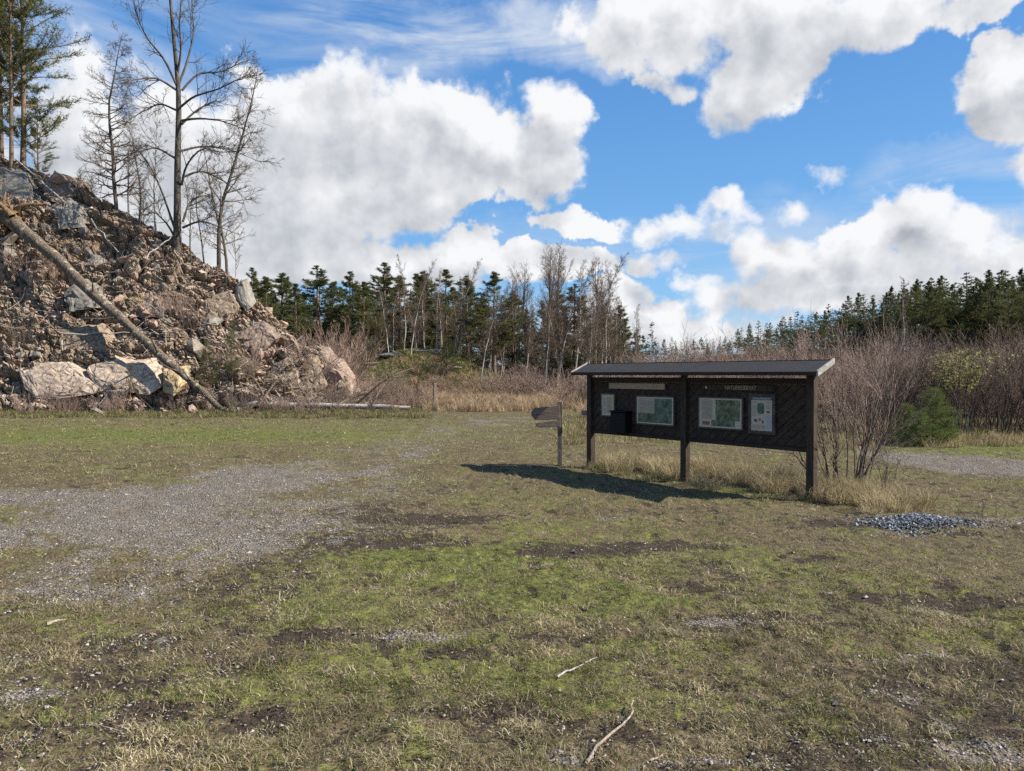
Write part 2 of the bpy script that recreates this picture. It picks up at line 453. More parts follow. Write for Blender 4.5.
def masks(x, y):
    n1 = fbm(x * .8, y * .8, 31, 4, .6); n2 = fbm(x * 3.1, y * 3.1, 35, 4, .6); n3 = fbm(x * 9, y * 9, 39, 3, .6)
    n4 = fbm(x * 1.6, y * 5.5, 57, 4, .65)          # wheel-drawn streaks
    gr = sm_poly(x, y, GRAVEL_POLY, 2.0, 2.2, 41)
    gr = gr * sstep(-.75, .15, n2 * .7 + n4 * .8 + 1.7 * (gr - .55))
    gr = np.maximum(gr, 0.85 * sm_poly(x, y, TRACK_POLY, 1.6, 2.0, 43, .6) * sstep(-.6, .3, n1 + .6 * n2))
    gr = np.maximum(gr, sm_poly(x, y, PATH_POLY, .6, 1.0, 45, .8))
    dk = sm_poly(x, y, DARK_POLY, .9, 1.4, 47)
    di = sm_poly(x, y, DIRT_POLY, .3, .55, 49, 2.0)
    gr2 = dk * sstep(-.15, .55, n2 * .8 + n1 * .5) * .85                       # gravel showing in the brown strip
    gr2 = np.maximum(gr2, di * sstep(.0, .7, n2 + .3 * n1) * .7)
    gr2 = np.maximum(gr2, sstep(.62, .95, n1 * .9 + n2 * .5) * .6 * (y < 22))
    for (px, py, a, b) in ((985, 750, .28, .12), (880, 662, .25, .06), (930, 655, .2, .05), (420, 638, .35, .12), (725, 622, .4, .10), (30, 700, .25, .12), (560, 765, .22, .06), (700, 770, .2, .05), (1000, 520, .5, .1), (610, 520, .2, .1)):
        cx, cy = G(px, py); gr2 = np.maximum(gr2, sstep(1.3, .5, np.hypot((x - cx) / a, (y - cy) / b) + .5 * n2) * .9)
    gravel = np.clip(np.maximum(gr * (.85 + .35 * n2), gr2 * (.75 + .5 * n3)), 0, 1)
    soil = np.maximum(dk * .8, di * .75) * sstep(-.55, .25, n2 + .5 * n3 + .3) + sstep(.05, .5, n1 * .35 + n2 * .75 + n3 * .4) * .85
    for (px, py, a, b) in SOIL:
        if a:
            cx, cy = G(px, py); soil = np.maximum(soil, sstep(1.35, .6, np.hypot((x - cx) / a, (y - cy) / b) + .9 * n2 + .7 * n3))
    soil = np.clip(soil, 0, 1) * (1 - gravel * .6)
    lush = sstep(-.25, .6, fbm(x * .9, y * .9, 51, 5, .65) * .8 + n2 * .5 + n3 * .3) * .62
    for (px, py, a, b, s) in LUSH:
        cx, cy = G(px, py); lush = np.maximum(lush, s * .9 * sstep(1.7, .2, np.hypot((x - cx) / a, (y - cy) / b) + .8 * n1 + .9 * n2 + .5 * n3))
    far = sstep(24, 34, y)
    lush = np.clip(lush + .22 * sstep(15, 19, y) * sstep(32, 26, y) * sstep(1, -3, x) * (1 + n1), 0, 1) * (1 - .6 * far)
    lush = np.maximum(lush, (.35 + .4 * n2) * np.exp(-((x - KN[0]) / 6.0) ** 2 - ((y - KN[1]) / 4.5) ** 2) * (y > 50))
    wood = sstep(58, 66, y) * (1 - np.exp(-((x - KN[0]) / 6.0) ** 2 - ((y - KN[1]) / 4.5) ** 2))
    soil = np.maximum(soil, .75 * wood)
    return np.clip(gravel, 0, 1), np.clip(soil, 0, 1), np.clip(lush, 0, 1), n1, n2

# ------------------------------------------------------------------ ground sheet
def build_ground():
    rr = np.concatenate([np.geomspace(.05, 2.2, 18, endpoint=False), np.geomspace(2.2, 22, 560, endpoint=False), np.geomspace(22, 1500, 240)])
    th = np.concatenate([np.linspace(-46, 46, 560), np.linspace(46, 314, 60)[1:-1]])
    Rr, T = np.meshgrid(rr, np.radians(th), indexing='ij')
    X = Rr * np.sin(T); Y = Rr * np.cos(T)
    Z = terr(X, Y)
    g, s, l, n1, n2 = masks(X, Y)
    Z = Z - 0.012 * s + 0.010 * l
    nr, nt_ = X.shape
    V = np.stack([X, Y, Z], -1).reshape(-1, 3)
    i = np.arange(nr - 1)[:, None] * nt_; j = np.arange(nt_)[None, :]; j2 = (j + 1) % nt_
    Q = np.stack([i + j, i + j2, i + nt_ + j2, i + nt_ + j], -1).reshape(-1, 4)[:, ::-1]
    W = np.stack([g, s, l], -1).reshape(-1, 3)
    # centre point under the camera
    V = np.concatenate([V, [[0, 0, float(terr(0., 0.))]]]); W = np.concatenate([W, [[0, .5, .3]]])
    c = len(V) - 1
    jj = np.arange(nt_); tri = np.stack([np.full(nt_, c), (jj + 1) % nt_, jj], -1)
    me = make_mesh('ground', V, [Q, tri], {'cover': W}, smooth=True)
    def fn(nt):
        p = nt.coord('Object')
        g, s, l = nt.n_sep(nt.attr('cover'))
        nA = nt.noise(p, 2.2, 5, .62); nB = nt.noise(p, 14, 4, .65); nC = nt.noise(p, 70, 3, .6); nD = nt.noise(p, .35, 3, .6)
        fine = nt.noise(p, 210, 2, .6)
        litter = nt.mix(nt.rng(nC, .35, .68), (.21, .165, .095, 1), (.036, .027, .017, 1))
        litter = nt.mix(nt.rng(nB, .35, .7), litter, (.075, .06, .03, 1))
        soilc = nt.mix(nt.rng(nC, .3, .7), (.018, .0135, .010, 1), (.066, .049, .034, 1))
        soilc = nt.mix(nt.m('MULTIPLY', nt.rng(fine, .60, .72), .5), soilc, (.30, .26, .21, 1))
        moss = nt.mix(nt.rng(nB, .35, .68), (.058, .070, .020, 1), (.175, .178, .05, 1))
        moss = nt.mix(nt.rng(nA, .64, .76), moss, (.27, .24, .045, 1))
        moss = nt.mix(nt.rng(nC, .5, .75), moss, (.05, .05, .02, 1))
        v = nt.n('ShaderNodeTexVoronoi'); nt.put(v.inputs['Vector'], p); v.inputs['Scale'].default_value = 48
        v2 = nt.n('ShaderNodeTexVoronoi'); nt.put(v2.inputs['Vector'], p); v2.inputs['Scale'].default_value = 110
        st = nt.n_sep(v.outputs['Color'])[0]; st2 = nt.n_sep(v2.outputs['Color'])[1]
        stone = nt.mix(st, (.13, .117, .10, 1), (.36, .325, .285, 1))
        stone = nt.mix(.45, stone, nt.mix(st2, (.12, .106, .09, 1), (.38, .345, .305, 1)))
        stone = nt.mix(nt.rng(v.outputs['Distance'], .35, .6), stone, (.11, .095, .08, 1))
        stone = nt.mix(nt.m('MULTIPLY', nt.rng(nA, .42, .62), .65), stone, (.15, .12, .085, 1))
        nE = nt.noise(nt.v('ADD', p, (7.3, 3.1, 0)), 9, 4, .65); nG = nt.noise(nt.v('ADD', p, (2.7, 9.1, 0)), 20, 3, .65)
        def cover(w, n, m, lo, hi):
            return nt.rng(nt.m('ADD', w, nt.m('ADD', nt.m('MULTIPLY_ADD', n, 1.9, -.95), nt.m('MULTIPLY_ADD', m, .9, -.45))), lo, hi)
        c = nt.mix(cover(l, nB, nA, .30, .62), litter, moss)
        c = nt.mix(cover(s, nE, nA, .42, .70), c, soilc)
        c = nt.mix(cover(g, nG, nE, .40, .68), c, stone)
        h = nt.m('ADD', nt.m('MULTIPLY', nC, .35), nt.m('MULTIPLY', nB, .8))
        h = nt.m('SUBTRACT', h, nt.m('MULTIPLY', nt.m('MULTIPLY', v.outputs['Distance'], g), .8))
        h = nt.m('ADD', h, nt.m('MULTIPLY', fine, .15))
        return c, nt.bump(h, 1.0, .035)
    tag(link('ground', me, material('ground', fn, .95, .1)), 'patchy ground of short grass, moss, bare soil and gravel', 'ground', kind='structure')
build_ground()

# ------------------------------------------------------------------ grass blades, straw and gravel as masses
def vcol_mat(name, trans=0.0, rough=.8, spec=.15, bump=None):
    def fn(nt):
        c = nt.attr('Col')
        if bump:
            p = nt.coord('Object')
            n = nt.noise(p, bump, 4, .6)
            return nt.mix(nt.m('MULTIPLY', nt.rng(n, .35, .7), .5), c, nt.v('SCALE', c, scale=.55)), nt.bump(n, .6, .3 / bump)
        return c, None
    return material(name, fn, rough, spec, trans)

M_BLADE = vcol_mat('grass_blades', trans=.35)
M_STONE = vcol_mat('gravel_stone', rough=.85, spec=.25)

def blade_mesh(name, base, h, w, phi, lean, col, curl, seed=0, bent=True):
    rg = np.random.default_rng(seed)
    n = len(base)
    d0 = np.stack([np.cos(phi) * np.sin(lean * .7), np.sin(phi) * np.sin(lean * .7), np.cos(lean * .7)], -1)
    l2 = np.minimum(lean + curl, 1.75)
    d1 = np.stack([np.cos(phi) * np.sin(l2), np.sin(phi) * np.sin(l2), np.cos(l2)], -1)
    a = rg.uniform(0, np.pi, n); wv = np.stack([np.cos(a), np.sin(a), np.zeros(n)], -1) * (w / 2)[:, None]
    if bent:
        m = base + d0 * (h * .55)[:, None]; t = m + d1 * (h * .5)[:, None]
        t[:, 2] = np.maximum(t[:, 2], base[:, 2] + .004)
        V = np.stack([base - wv, base + wv, m + wv * .85, m - wv * .85, t], 1).reshape(-1, 3)
        o = np.arange(n) * 5
        q = np.stack([o, o + 1, o + 2, o + 3], -1); tr = np.stack([o + 3, o + 2, o + 4], -1)
        return make_mesh(name, V, [q, tr], {'Col': np.repeat(col, 5, 0)})
    t = base + d0 * h[:, None] * .6 + d1 * h[:, None] * .4
    V = np.stack([base - wv, base + wv, t], 1).reshape(-1, 3); o = np.arange(n) * 3
    return make_mesh(name, V, [np.stack([o, o + 1, o + 2], -1)], {'Col': np.repeat(col, 3, 0)})

def lerpc(a, b, t): return np.asarray(a)[None, :] * (1 - t[:, None]) + np.asarray(b)[None, :] * t[:, None]

def clear_of_road(x, y): return np.ones(len(x), bool)

def grass_field():
    rg = np.random.default_rng(21)
    # tuft centres: even in log distance, so every part of the picture gets its share
    N = 330000
    r = np.exp(rg.uniform(np.log(2.4), np.log(38), N)); a = np.radians(rg.uniform(-41, 41, N))
    x = r * np.sin(a); y = r * np.cos(a)
    g, s, l, n1, n2 = masks(x, y)
    clump = fbm(x * 5.5, y * 5.5, 61, 4, .65)
    dens = np.clip((1 - g * 1.1) * (1 - s * .92) * sstep(-.28, .42, clump * 1.0 + .5 * fbm(x * 1.9, y * 1.9, 69, 3, .6) + .45 * (l - .35) + .35 * sstep(.0, .5, fbm(x * 1.5, y * 1.5, 67, 4, .62))) * 1.1, .02, 1)
    keep = rg.uniform(0, 1, N) < dens
    # far slope and wood have their own cover
    x, y, l, n1, n2, r, clump, g, s = [q[keep] for q in (x, y, l, n1, n2, r, clump, g, s)]
    K = 4
    rep = lambda q: np.repeat(q, K)
    xx = rep(x) + rg.normal(0, .018, len(x) * K) * (1 + rep(r) * .12); yy = rep(y) + rg.normal(0, .018, len(x) * K) * (1 + rep(r) * .12)
    rr = rep(r); ll = rep(l); cl = rep(clump)
    n = len(xx)
    green = rg.uniform(0, 1, n) < np.clip(.20 + .80 * ll + .55 * rep(n2), .07, .86)
    straw = sstep(.0, .5, fbm(xx * 1.5, yy * 1.5, 67, 4, .62))
    green &= rg.uniform(0, 1, n) > .75 * straw
    h = np.where(green, rg.uniform(.014, .036, n), rg.uniform(.025, .07, n)) * (.85 + 1.1 * np.clip(cl, -.4, .8)) * (1 + .035 * np.clip(rr - 6, 0, 20))
    w = np.clip(.0022 + .00034 * rr, 0, .012) * rg.uniform(.7, 1.4, n)
    phi = rg.uniform(0, 2 * np.pi, n) + rep(rg.uniform(0, .01, len(x)))
    lean = np.where(green, rg.uniform(.15, 1.0, n), rg.uniform(.75, 1.45, n))
    t = rg.uniform(0, 1, n); u = rg.uniform(0, 1, n)
    cg = lerpc((.058, .092, .018), (.245, .28, .075), t); cy = lerpc((.21, .17, .085), (.58, .50, .32), t ** 1.2) * (.9 + .5 * straw)[:, None]
    cb = lerpc((.14, .10, .06), (.24, .185, .11), t)
    col = np.where(green[:, None], cg, np.where((u < .38 - .3 * rep(n1))[:, None], cb, cy))
    col = col * (.86 + .5 * np.clip(rep(fbm(x * 1.7, y * 1.7, 65, 4, .65)), -.7, .7))[:, None]
    base = np.stack([xx, yy, terr(xx, yy) - .004], -1)
    near = rr < 7
    for nm, sel, bent in (('short_grass', near, True), ('short_grass', ~near, False)):
        me = blade_mesh('short_grass', base[sel], h[sel], w[sel], phi[sel], lean[sel], col[sel], rg.uniform(.2, .8, sel.sum()), 5, bent)
        tag(link(nm, me, M_BLADE), 'short green and straw coloured grass over the open ground', 'grass', kind='stuff')
    print('grass blades', n)
grass_field()

def tussocks(name, label, spots, seed, blades=130, col0=(.30, .24, .13), col1=(.52, .42, .25), green=.06, lean0=.15, lean1=1.15, wmul=1.0):
    """spots: (x, y, height, radius)"""
    rg = np.random.default_rng(seed)
    s = np.array(spots); n = len(s) * blades
    rep = np.repeat(s, blades, 0)
    rad = np.sqrt(rg.uniform(0, 1, n)) * rep[:, 3]; an = rg.uniform(0, 2 * np.pi, n)
    x = rep[:, 0] + rad * np.cos(an); y = rep[:, 1] + rad * np.sin(an)
    h = rep[:, 2] * rg.uniform(.45, 1.1, n)
    dist = np.hypot(x, y)
    w = (.0028 + .00030 * dist) * rg.uniform(.7, 1.3, n) * wmul
    phi = an + rg.normal(0, .9, n); lean = rg.uniform(lean0, lean1, n)
    t = rg.uniform(0, 1, n); tone = np.repeat(rg.uniform(0.72, 1.12, len(s)), blades)
    col = lerpc(col0, col1, t) * tone[:, None]
    gm = rg.uniform(0, 1, n) < green
    col[gm] = lerpc((.08, .11, .025), (.18, .2, .05), t)[gm]
    dk = rg.uniform(0, 1, n) < .2
    col[dk] *= .45
    base = np.stack([x, y, terr(x, y) - .02], -1)
    me = blade_mesh(name, base, h, w, phi, lean, col, rg.uniform(.2, .9, n), seed)
    return tag(link(name, me, M_BLADE), label, 'grass', kind='stuff')

BL = np.array((1.43, 13.5)); BR = np.array((4.05, 10.05)); BD = (BR - BL) / np.linalg.norm(BR - BL); BN = np.array((BD[1], -BD[0])) ; BN = -BN if BN[1] > 0 else BN
BLEN = float(np.linalg.norm(BR - BL))
def bpt(s, n): return BL + BD * s + BN * n     # along the board from its far post, out towards the camera

def place_tussocks():
    rg = np.random.default_rng(77)
    sp = []
    for k in range(80):
        s = rg.uniform(.1, BLEN + .1); n = rg.normal(-.55, .45)
        p = bpt(s, n); sp.append((p[0], p[1], rg.uniform(.22, .46), rg.uniform(.08, .2)))
    for k in range(46):
        s = rg.uniform(BLEN - .1, BLEN + 1.3); n = rg.normal(-.15, .4)
        p = bpt(s, n); sp.append((p[0] + .25, p[1] + .3, rg.uniform(.16, .42), rg.uniform(.08, .2)))
    tussocks('dry_grass', 'tall dry straw tussocks growing beneath and beside the noticeboard', sp, 3, 190, green=.05)
    sp = []
    for k in range(34):
        p = bpt(rg.uniform(-.3, BLEN + .4), rg.uniform(-.3, .5)); sp.append((p[0], p[1], rg.uniform(.09, .2), rg.uniform(.08, .16)))
    tussocks('rough_grass', 'rough greenish grass in the shade in front of the noticeboard posts', sp, 4, 90, green=.55)
    sp = []
    for k in range(900):                                        # pale meadow in the middle distance
        px = rg.uniform(395, 720); Y = rg.uniform(33, 62)
        if px < 430 and Y < 38: continue
        sp.append(((px - CX) / F * Y, Y, rg.uniform(.35, .8), rg.uniform(.3, .7)))
    tussocks('meadow_grass', 'pale dry meadow grass in front of the wood', sp, 6, 70, (.30, .21, .125), (.52, .38, .24), green=.03, lean1=.7, wmul=1.6)
    sp = []
    for k in range(420):
        px = rg.uniform(-90, 430); Y = rg.uniform(28.5, 34.5)
        sp.append(((px - CX) / F * Y, Y, rg.uniform(.12, .36), rg.uniform(.15, .5)))
    tussocks('verge_grass', 'dry and green weeds along the foot of the rubble slope', sp, 8, 60, (.15, .11, .06), (.36, .29, .16), green=.35, wmul=1.4)
    sp = []
    for k in range(420):
        px = rg.uniform(840, 1120); Y = rg.uniform(17, 26)
        sp.append(((px - CX) / F * Y, Y, rg.uniform(.15, .45), rg.uniform(.12, .4)))
    tussocks('bank_grass', 'dry yellow grass along the thicket beyond the gravel path', sp, 9, 60, (.26, .2, .11), (.46, .37, .21), green=.12, wmul=1.3)
    sp = []
    for k in range(260):
        px = rg.uniform(560, 860); Y = rg.uniform(18, 30)
        sp.append(((px - CX) / F * Y, Y, rg.uniform(.2, .5), rg.uniform(.15, .4)))
    tussocks('rough_grass', 'dry grass on the level ground behind the noticeboard', sp, 10, 60, (.26, .2, .11), (.46, .37, .21), green=.25, wmul=1.3)
    sp = []
    for k in range(1500):                                       # grassy clumps farther out
        Y = 12 + 20 * rg.uniform() ** 1.3; x = (rg.uniform(-80, 1100) - CX) / F * Y
        g, s, l, _, _ = masks(np.array([x]), np.array([Y]))
        if g[0] > .45 or (450 < px_of(x, Y) < 820 and Y < 17): continue
        sp.append((x, Y, rg.uniform(.05, .12), rg.uniform(.08, .3)))
    tussocks('meadow_grass', 'low pale grass clumps over the farther open ground', sp, 14, 46, (.20, .17, .08), (.48, .41, .24), green=.3, lean0=.4, lean1=1.4)
    sp = []
    for k in range(330):                                        # low straw tufts scattered over the open ground
        r = np.exp(rg.uniform(np.log(3.0), np.log(16))); a = R(rg.uniform(-38, 38)); x, y = r * math.sin(a), r * math.cos(a)
        g, s, l, _, _ = masks(np.array([x]), np.array([y]))
        if g[0] > .4: continue
        sp.append((x, y, rg.uniform(.04, .085), rg.uniform(.03, .09)))
    tussocks('straw_tufts', 'low bleached straw tufts dotted over the grass', sp, 11, 60, green=.25, lean0=.6, lean1=1.5, wmul=.8)
place_tussocks()

def stones_mesh(name, pos, size, col, seed, flat=.6):
    rg = np.random.default_rng(seed); n = len(pos)
    o = np.array([(1, 0, 0), (-1, 0, 0), (0, 1, 0), (0, -1, 0), (0, 0, 1), (0, 0, -1)], float)
    V = o[None] * rg.uniform(.6, 1.25, (n, 6, 1)) + rg.normal(0, .28, (n, 6, 3))
    V[..., 2] *= flat
    th = rg.uniform(0, 2 * np.pi, n); c, s = np.cos(th)[:, None], np.sin(th)[:, None]
    V = np.stack([V[..., 0] * c - V[..., 1] * s, V[..., 0] * s + V[..., 1] * c, V[..., 2]], -1) * size[:, None, None] / 2
    V = (V + pos[:, None, :]).reshape(-1, 3)
    f = np.array([(0, 2, 4), (2, 1, 4), (1, 3, 4), (3, 0, 4), (2, 0, 5), (1, 2, 5), (3, 1, 5), (0, 3, 5)])
    T = (f[None] + (np.arange(n) * 6)[:, None, None]).reshape(-1, 3)
    return make_mesh(name, V, [T], {'Col': np.repeat(col, 6, 0)})

def gravel():
    rg = np.random.default_rng(33); N = 240000
    r = np.exp(rg.uniform(np.log(2.6), np.log(24), N)); a = np.radians(rg.uniform(-41, 41, N))
    x = r * np.sin(a); y = r * np.cos(a)
    g, s, l, _, _ = masks(x, y)
    k = rg.uniform(0, 1, N) < np.clip(g * .75 + s * .09 + .012, 0, 1)
    x, y, r = x[k], y[k], r[k]; n = len(x)
    size = np.clip(rg.lognormal(math.log(.0085), .45, n), .004, .032) * (1 + .06 * np.clip(r - 4, 0, 12))
    t = rg.uniform(0, 1, n)[:, None]; u = rg.uniform(0, 1, n)
    col = np.array((.125, .112, .096)) * (1 - t) + np.array((.38, .345, .305)) * t
    col[u < .12] *= np.array((1.15, .95, .8)); col[u > .985] = (.42, .39, .34)
    me = stones_mesh('gravel', np.stack([x, y, terr(x, y) + size * .1], -1), size, col, 3)
    tag(link('gravel', me, M_STONE), 'small grey gravel stones lying over the bare patches', 'gravel', kind='stuff')
    # the little heap of bluish road stone beside the path
    cx, cy = G(922, 526); n = 4200
    th = rg.uniform(0, 2 * np.pi, n); q = np.abs(rg.normal(0, .62, n)) * (1 + .3 * np.sin(3 * th + 1))
    x = cx + .66 * q * np.cos(th) + .1 * q * np.sin(th); y = cy + .36 * q * np.sin(th)
    size = np.clip(rg.lognormal(math.log(.019), .45, n), .007, .05)
    z = terr(x, y) + .075 * np.clip(1 - q ** 2, 0, 1) * rg.uniform(.3, 1, n) + .004
    t = rg.uniform(0, 1, n)[:, None]
    col = np.array((.06, .065, .07)) * (1 - t) + np.array((.30, .315, .33)) * t
    me = stones_mesh('gravel_heap', np.stack([x, y, z], -1), size, col, 4, .7)
    tag(link('gravel_heap', me, M_STONE), 'low spread of bluish grey crushed stone right of the noticeboard', 'gravel heap', kind='stuff')
gravel()

def leaf_litter():
    rg = np.random.default_rng(91); N = 15000
    r = np.exp(rg.uniform(np.log(2.6), np.log(20), N)); a = np.radians(rg.uniform(-41, 41, N))
    x = r * np.sin(a); y = r * np.cos(a)
    n = N; L = rg.uniform(.007, .021, n) * (1 + .05 * r); W = L * rg.uniform(.35, .7, n)
    th = rg.uniform(0, 2 * np.pi, n); d = np.stack([np.cos(th), np.sin(th), rg.normal(0, .25, n)], -1) * L[:, None] / 2
    w = np.stack([-np.sin(th), np.cos(th), rg.normal(0, .35, n)], -1) * W[:, None] / 2
    c = np.stack([x, y, terr(x, y) + rg.uniform(.008, .03, n)], -1)
    V = np.stack([c - d, c - w, c + d, c + w], 1).reshape(-1, 3); o = np.arange(n) * 4
    t = rg.uniform(0, 1, n)
    col = lerpc((.075, .05, .03), (.24, .165, .10), t); u = rg.uniform(0, 1, n); col[u < .3] = lerpc((.05, .035, .025), (.1, .07, .05), t)[u < .3]
    col[u > .95] = (.40, .35, .27)
    me = make_mesh('leaf_litter', V, [np.stack([o, o + 1, o + 2, o + 3], -1)], {'Col': np.repeat(col, 4, 0)})
    tag(link('leaf_litter', me, M_BLADE), 'brown fallen leaves and bits of bark scattered over the ground', 'leaf litter', kind='stuff')
leaf_litter()

def knoll_tufts():
    rg = np.random.default_rng(78); sp = []
    for k in range(420):
        x = KN[0] + rg.normal(0, 4.2); y = KN[1] - abs(rg.normal(0, 3.2)); sp.append((x, y, rg.uniform(.15, .4), rg.uniform(.25, .6)))
    tussocks('meadow_grass', 'pale dry grass on the knoll at the edge of the wood', sp, 12, 60, (.24, .21, .09), (.46, .41, .20), green=.25, wmul=1.6)
knoll_tufts()

# ------------------------------------------------------------------ the rubble slope
HA = (np.array([-420, -200, -60, 0, 75, 120, 170, 245, 300, 345, 372, 400.]) - CX) / F
HY = np.array([100, 110, 125, 158, 192, 214, 238, 290, 340, 377, 402, 412.])           # skyline in the photograph
HZR = np.array([44, 44, 43, 42, 41, 40.5, 40, 39.5, 39, 39, 39, 39.])                  # how far off the crest is
HZB = np.array([33, 33, 33, 33, 33, 33.2, 33.6, 34.4, 35.2, 36.5, 37.5, 38.])          # and the foot
def hill_base(x, y):
    x = np.asarray(x, float); y = np.asarray(y, float)
    a = x / y
    zr = np.interp(a, HA, HZR); zb = np.interp(a, HA, HZB)
    H = np.maximum(CAMZ + (HZ - np.interp(a, HA, HY)) / F * zr, 0)
    t = (y - zb) / (zr - zb)
    f = np.where(t < 0, t * .25, np.clip(t, 0, 1) ** .92 + .035 * np.sin(np.clip(t, 0, 1) * 9))
    back = 1 - .012 * np.clip(y - zr, 0, 100); back = back * (1 - sstep(12, 34, y - zr))
    return H * f * np.where(t > 1, back, 1), t, H
def hill_hit(px, py):
    """where the sight line through a pixel meets the slope"""
    a = (px - CX) / F; e = (HZ - py) / F
    Y = np.linspace(28, 46, 900); z = hill_base(a * Y, Y)[0]
    k = np.nonzero(z >= CAMZ + e * Y)[0]
    i = k[0] if len(k) else 600
    return np.array([a * Y[i], Y[i], CAMZ + e * Y[i]])

def build_hill():
    av = (np.linspace(-330, 402, 1000) - CX) / F
    tv = np.concatenate([np.linspace(-.12, 1.0, 330), 1 + np.geomspace(.02, 9, 40)])
    A, T = np.meshgrid(av, tv, indexing='ij')
    zr = np.interp(A, HA, HZR); zb = np.interp(A, HA, HZB)
    Y = zb + T * (zr - zb); X = A * Y
    Z, t, H = hill_base(X, Y)
    u = X; v = Y * .8 + Z * 1.0
    lump = fbm(u * .35, v * .35, 71, 4, .55)
    outc = sstep(.05, .45, fbm(u * .16 + 9, v * .16, 171, 3, .5) + .5 * sstep(-19, -27, X) * sstep(.45, .9, T) - .15)      # blocky outcrops
    debris = sstep(-.05, .5, fbm(u * .30 + 3, v * .22, 73, 4, .6) + .25 * (T - .3))       # brown litter, elsewhere broken rock
    debris = np.clip(debris * (1 - outc), .0, 1)
    disp = .55 * lump
    bx, by, bi, bj, e = worley(u / 2.6 + .35 * lump, v / 1.9, 281)
    big = (h01(bi, bj, 288) - .5) + 1.3 * ((h01(bi, bj, 289) - .5) * bx + (h01(bi, bj, 290) - .5) * by) - .7 * sstep(.10, 0, e)
    disp = disp + 1.25 * big * (.30 + .7 * outc)
    col = np.zeros(X.shape + (3,))
    rock_a = np.array((.46, .37, .28)); rock_b = np.array((.28, .24, .19)); rock_p = np.array((.42, .28, .215))
    tot = np.zeros(X.shape); tint = np.zeros(X.shape); pink = np.zeros(X.shape); dark = np.zeros(X.shape)
    for sc, amp, sd_ in ((1.05, .42, 81), (.48, .22, 83), (.23, .11, 85)):
        bx, by, bi, bj, e = worley(u / sc + .3 * lump, v / sc * 1.25, sd_)
        hgt = h01(bi, bj, sd_ + 7) - .5; tx = h01(bi, bj, sd_ + 8) - .5; ty = h01(bi, bj, sd_ + 9) - .5
        facet = hgt + 1.5 * (tx * bx + ty * by) - .9 * sstep(.16, 0, e)
        w = (1 - debris * (.82 if sc > .3 else .6)) * (1 if sc > .6 else 1 - .5 * outc)
        disp = disp + amp * facet * w
        tint += hgt * w * (.6 if sc > .3 else .5); pink = np.where(w > .4, np.maximum(pink, sstep(.72, .9, h01(bi, bj, sd_ + 11)) * .8), pink * .9)
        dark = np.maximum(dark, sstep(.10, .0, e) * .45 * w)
    disp += .10 * fbm(u * 3.2, v * 3.2, 88, 4, .65) * debris
    fade = sstep(-.12, .03, T) * np.where(T > 1, sstep(3, 1.2, T), 1) * sstep(0, 1.5, H)
    nx, ny, nz = 0.18, -.74, .62
    disp = disp * fade
    X = X + nx * disp; Y = Y + ny * disp; Z = Z + nz * disp - .10 * sstep(0, -.12, T)
    g = np.clip(.5 + tint, 0, 1)[..., None]
    rock = rock_b * (1 - g) + rock_a * g
    rock = rock * (1 - pink[..., None] * .7) + rock_p * pink[..., None] * .7
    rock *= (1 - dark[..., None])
    n = fbm(u * 1.6, v * 1.6, 93, 4, .6)[..., None]
    deb = np.array((.22, .155, .095)) * (1 + .6 * n)
    green = sstep(.25, .6, fbm(u * .5, v * .5, 95, 4, .6))[..., None] * (T > .72)[..., None]
    deb = deb * (1 - .6 * green) + np.array((.10, .095, .03)) * .6 * green
    col = rock * (1 - debris[..., None] * .93) + deb * debris[..., None] * .93
    V = np.stack([X, Y, Z], -1).reshape(-1, 3); m, k = X.shape
    i = np.arange(m - 1)[:, None] * k; j = np.arange(k - 1)[None, :]
    Q = np.stack([i + j, i + k + j, i + k + j + 1, i + j + 1], -1).reshape(-1, 4)
    global HILL_GRID; HILL_GRID = (av, tv, X, Y, Z, debris, outc)
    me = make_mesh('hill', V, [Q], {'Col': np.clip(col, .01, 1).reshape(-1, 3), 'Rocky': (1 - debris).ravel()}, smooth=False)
    def fn(nt):
        p = nt.coord('Object'); c = nt.attr('Col'); r = nt.attr('Rocky', 'Fac')
        a = nt.noise(p, 9, 5, .65); b = nt.noise(p, 38, 3, .6); d = nt.noise(p, 1.7, 4, .6)
        c = nt.mix(nt.rng(a, .38, .66), nt.v('SCALE', c, scale=.62), nt.v('SCALE', c, scale=1.25))
        c = nt.mix(nt.m('MULTIPLY', nt.rng(b, .55, .7), .6), c, (.34, .27, .19, 1))
        c = nt.mix(nt.m('MULTIPLY', nt.rng(b, .44, .34), .6), c, (.05, .036, .026, 1))
        c = nt.mix(nt.m('MULTIPLY', nt.rng(d, .56, .7), .35), c, (.36, .29, .23, 1))
        return c, nt.bump(nt.m('ADD', nt.m('MULTIPLY', a, .7), nt.m('MULTIPLY', b, .3)), .9, .12)
    tag(link('hill', me, material('hillside', fn, .92, .15)), 'steep slope of broken rock and brown debris', 'hill', kind='structure')
build_hill()

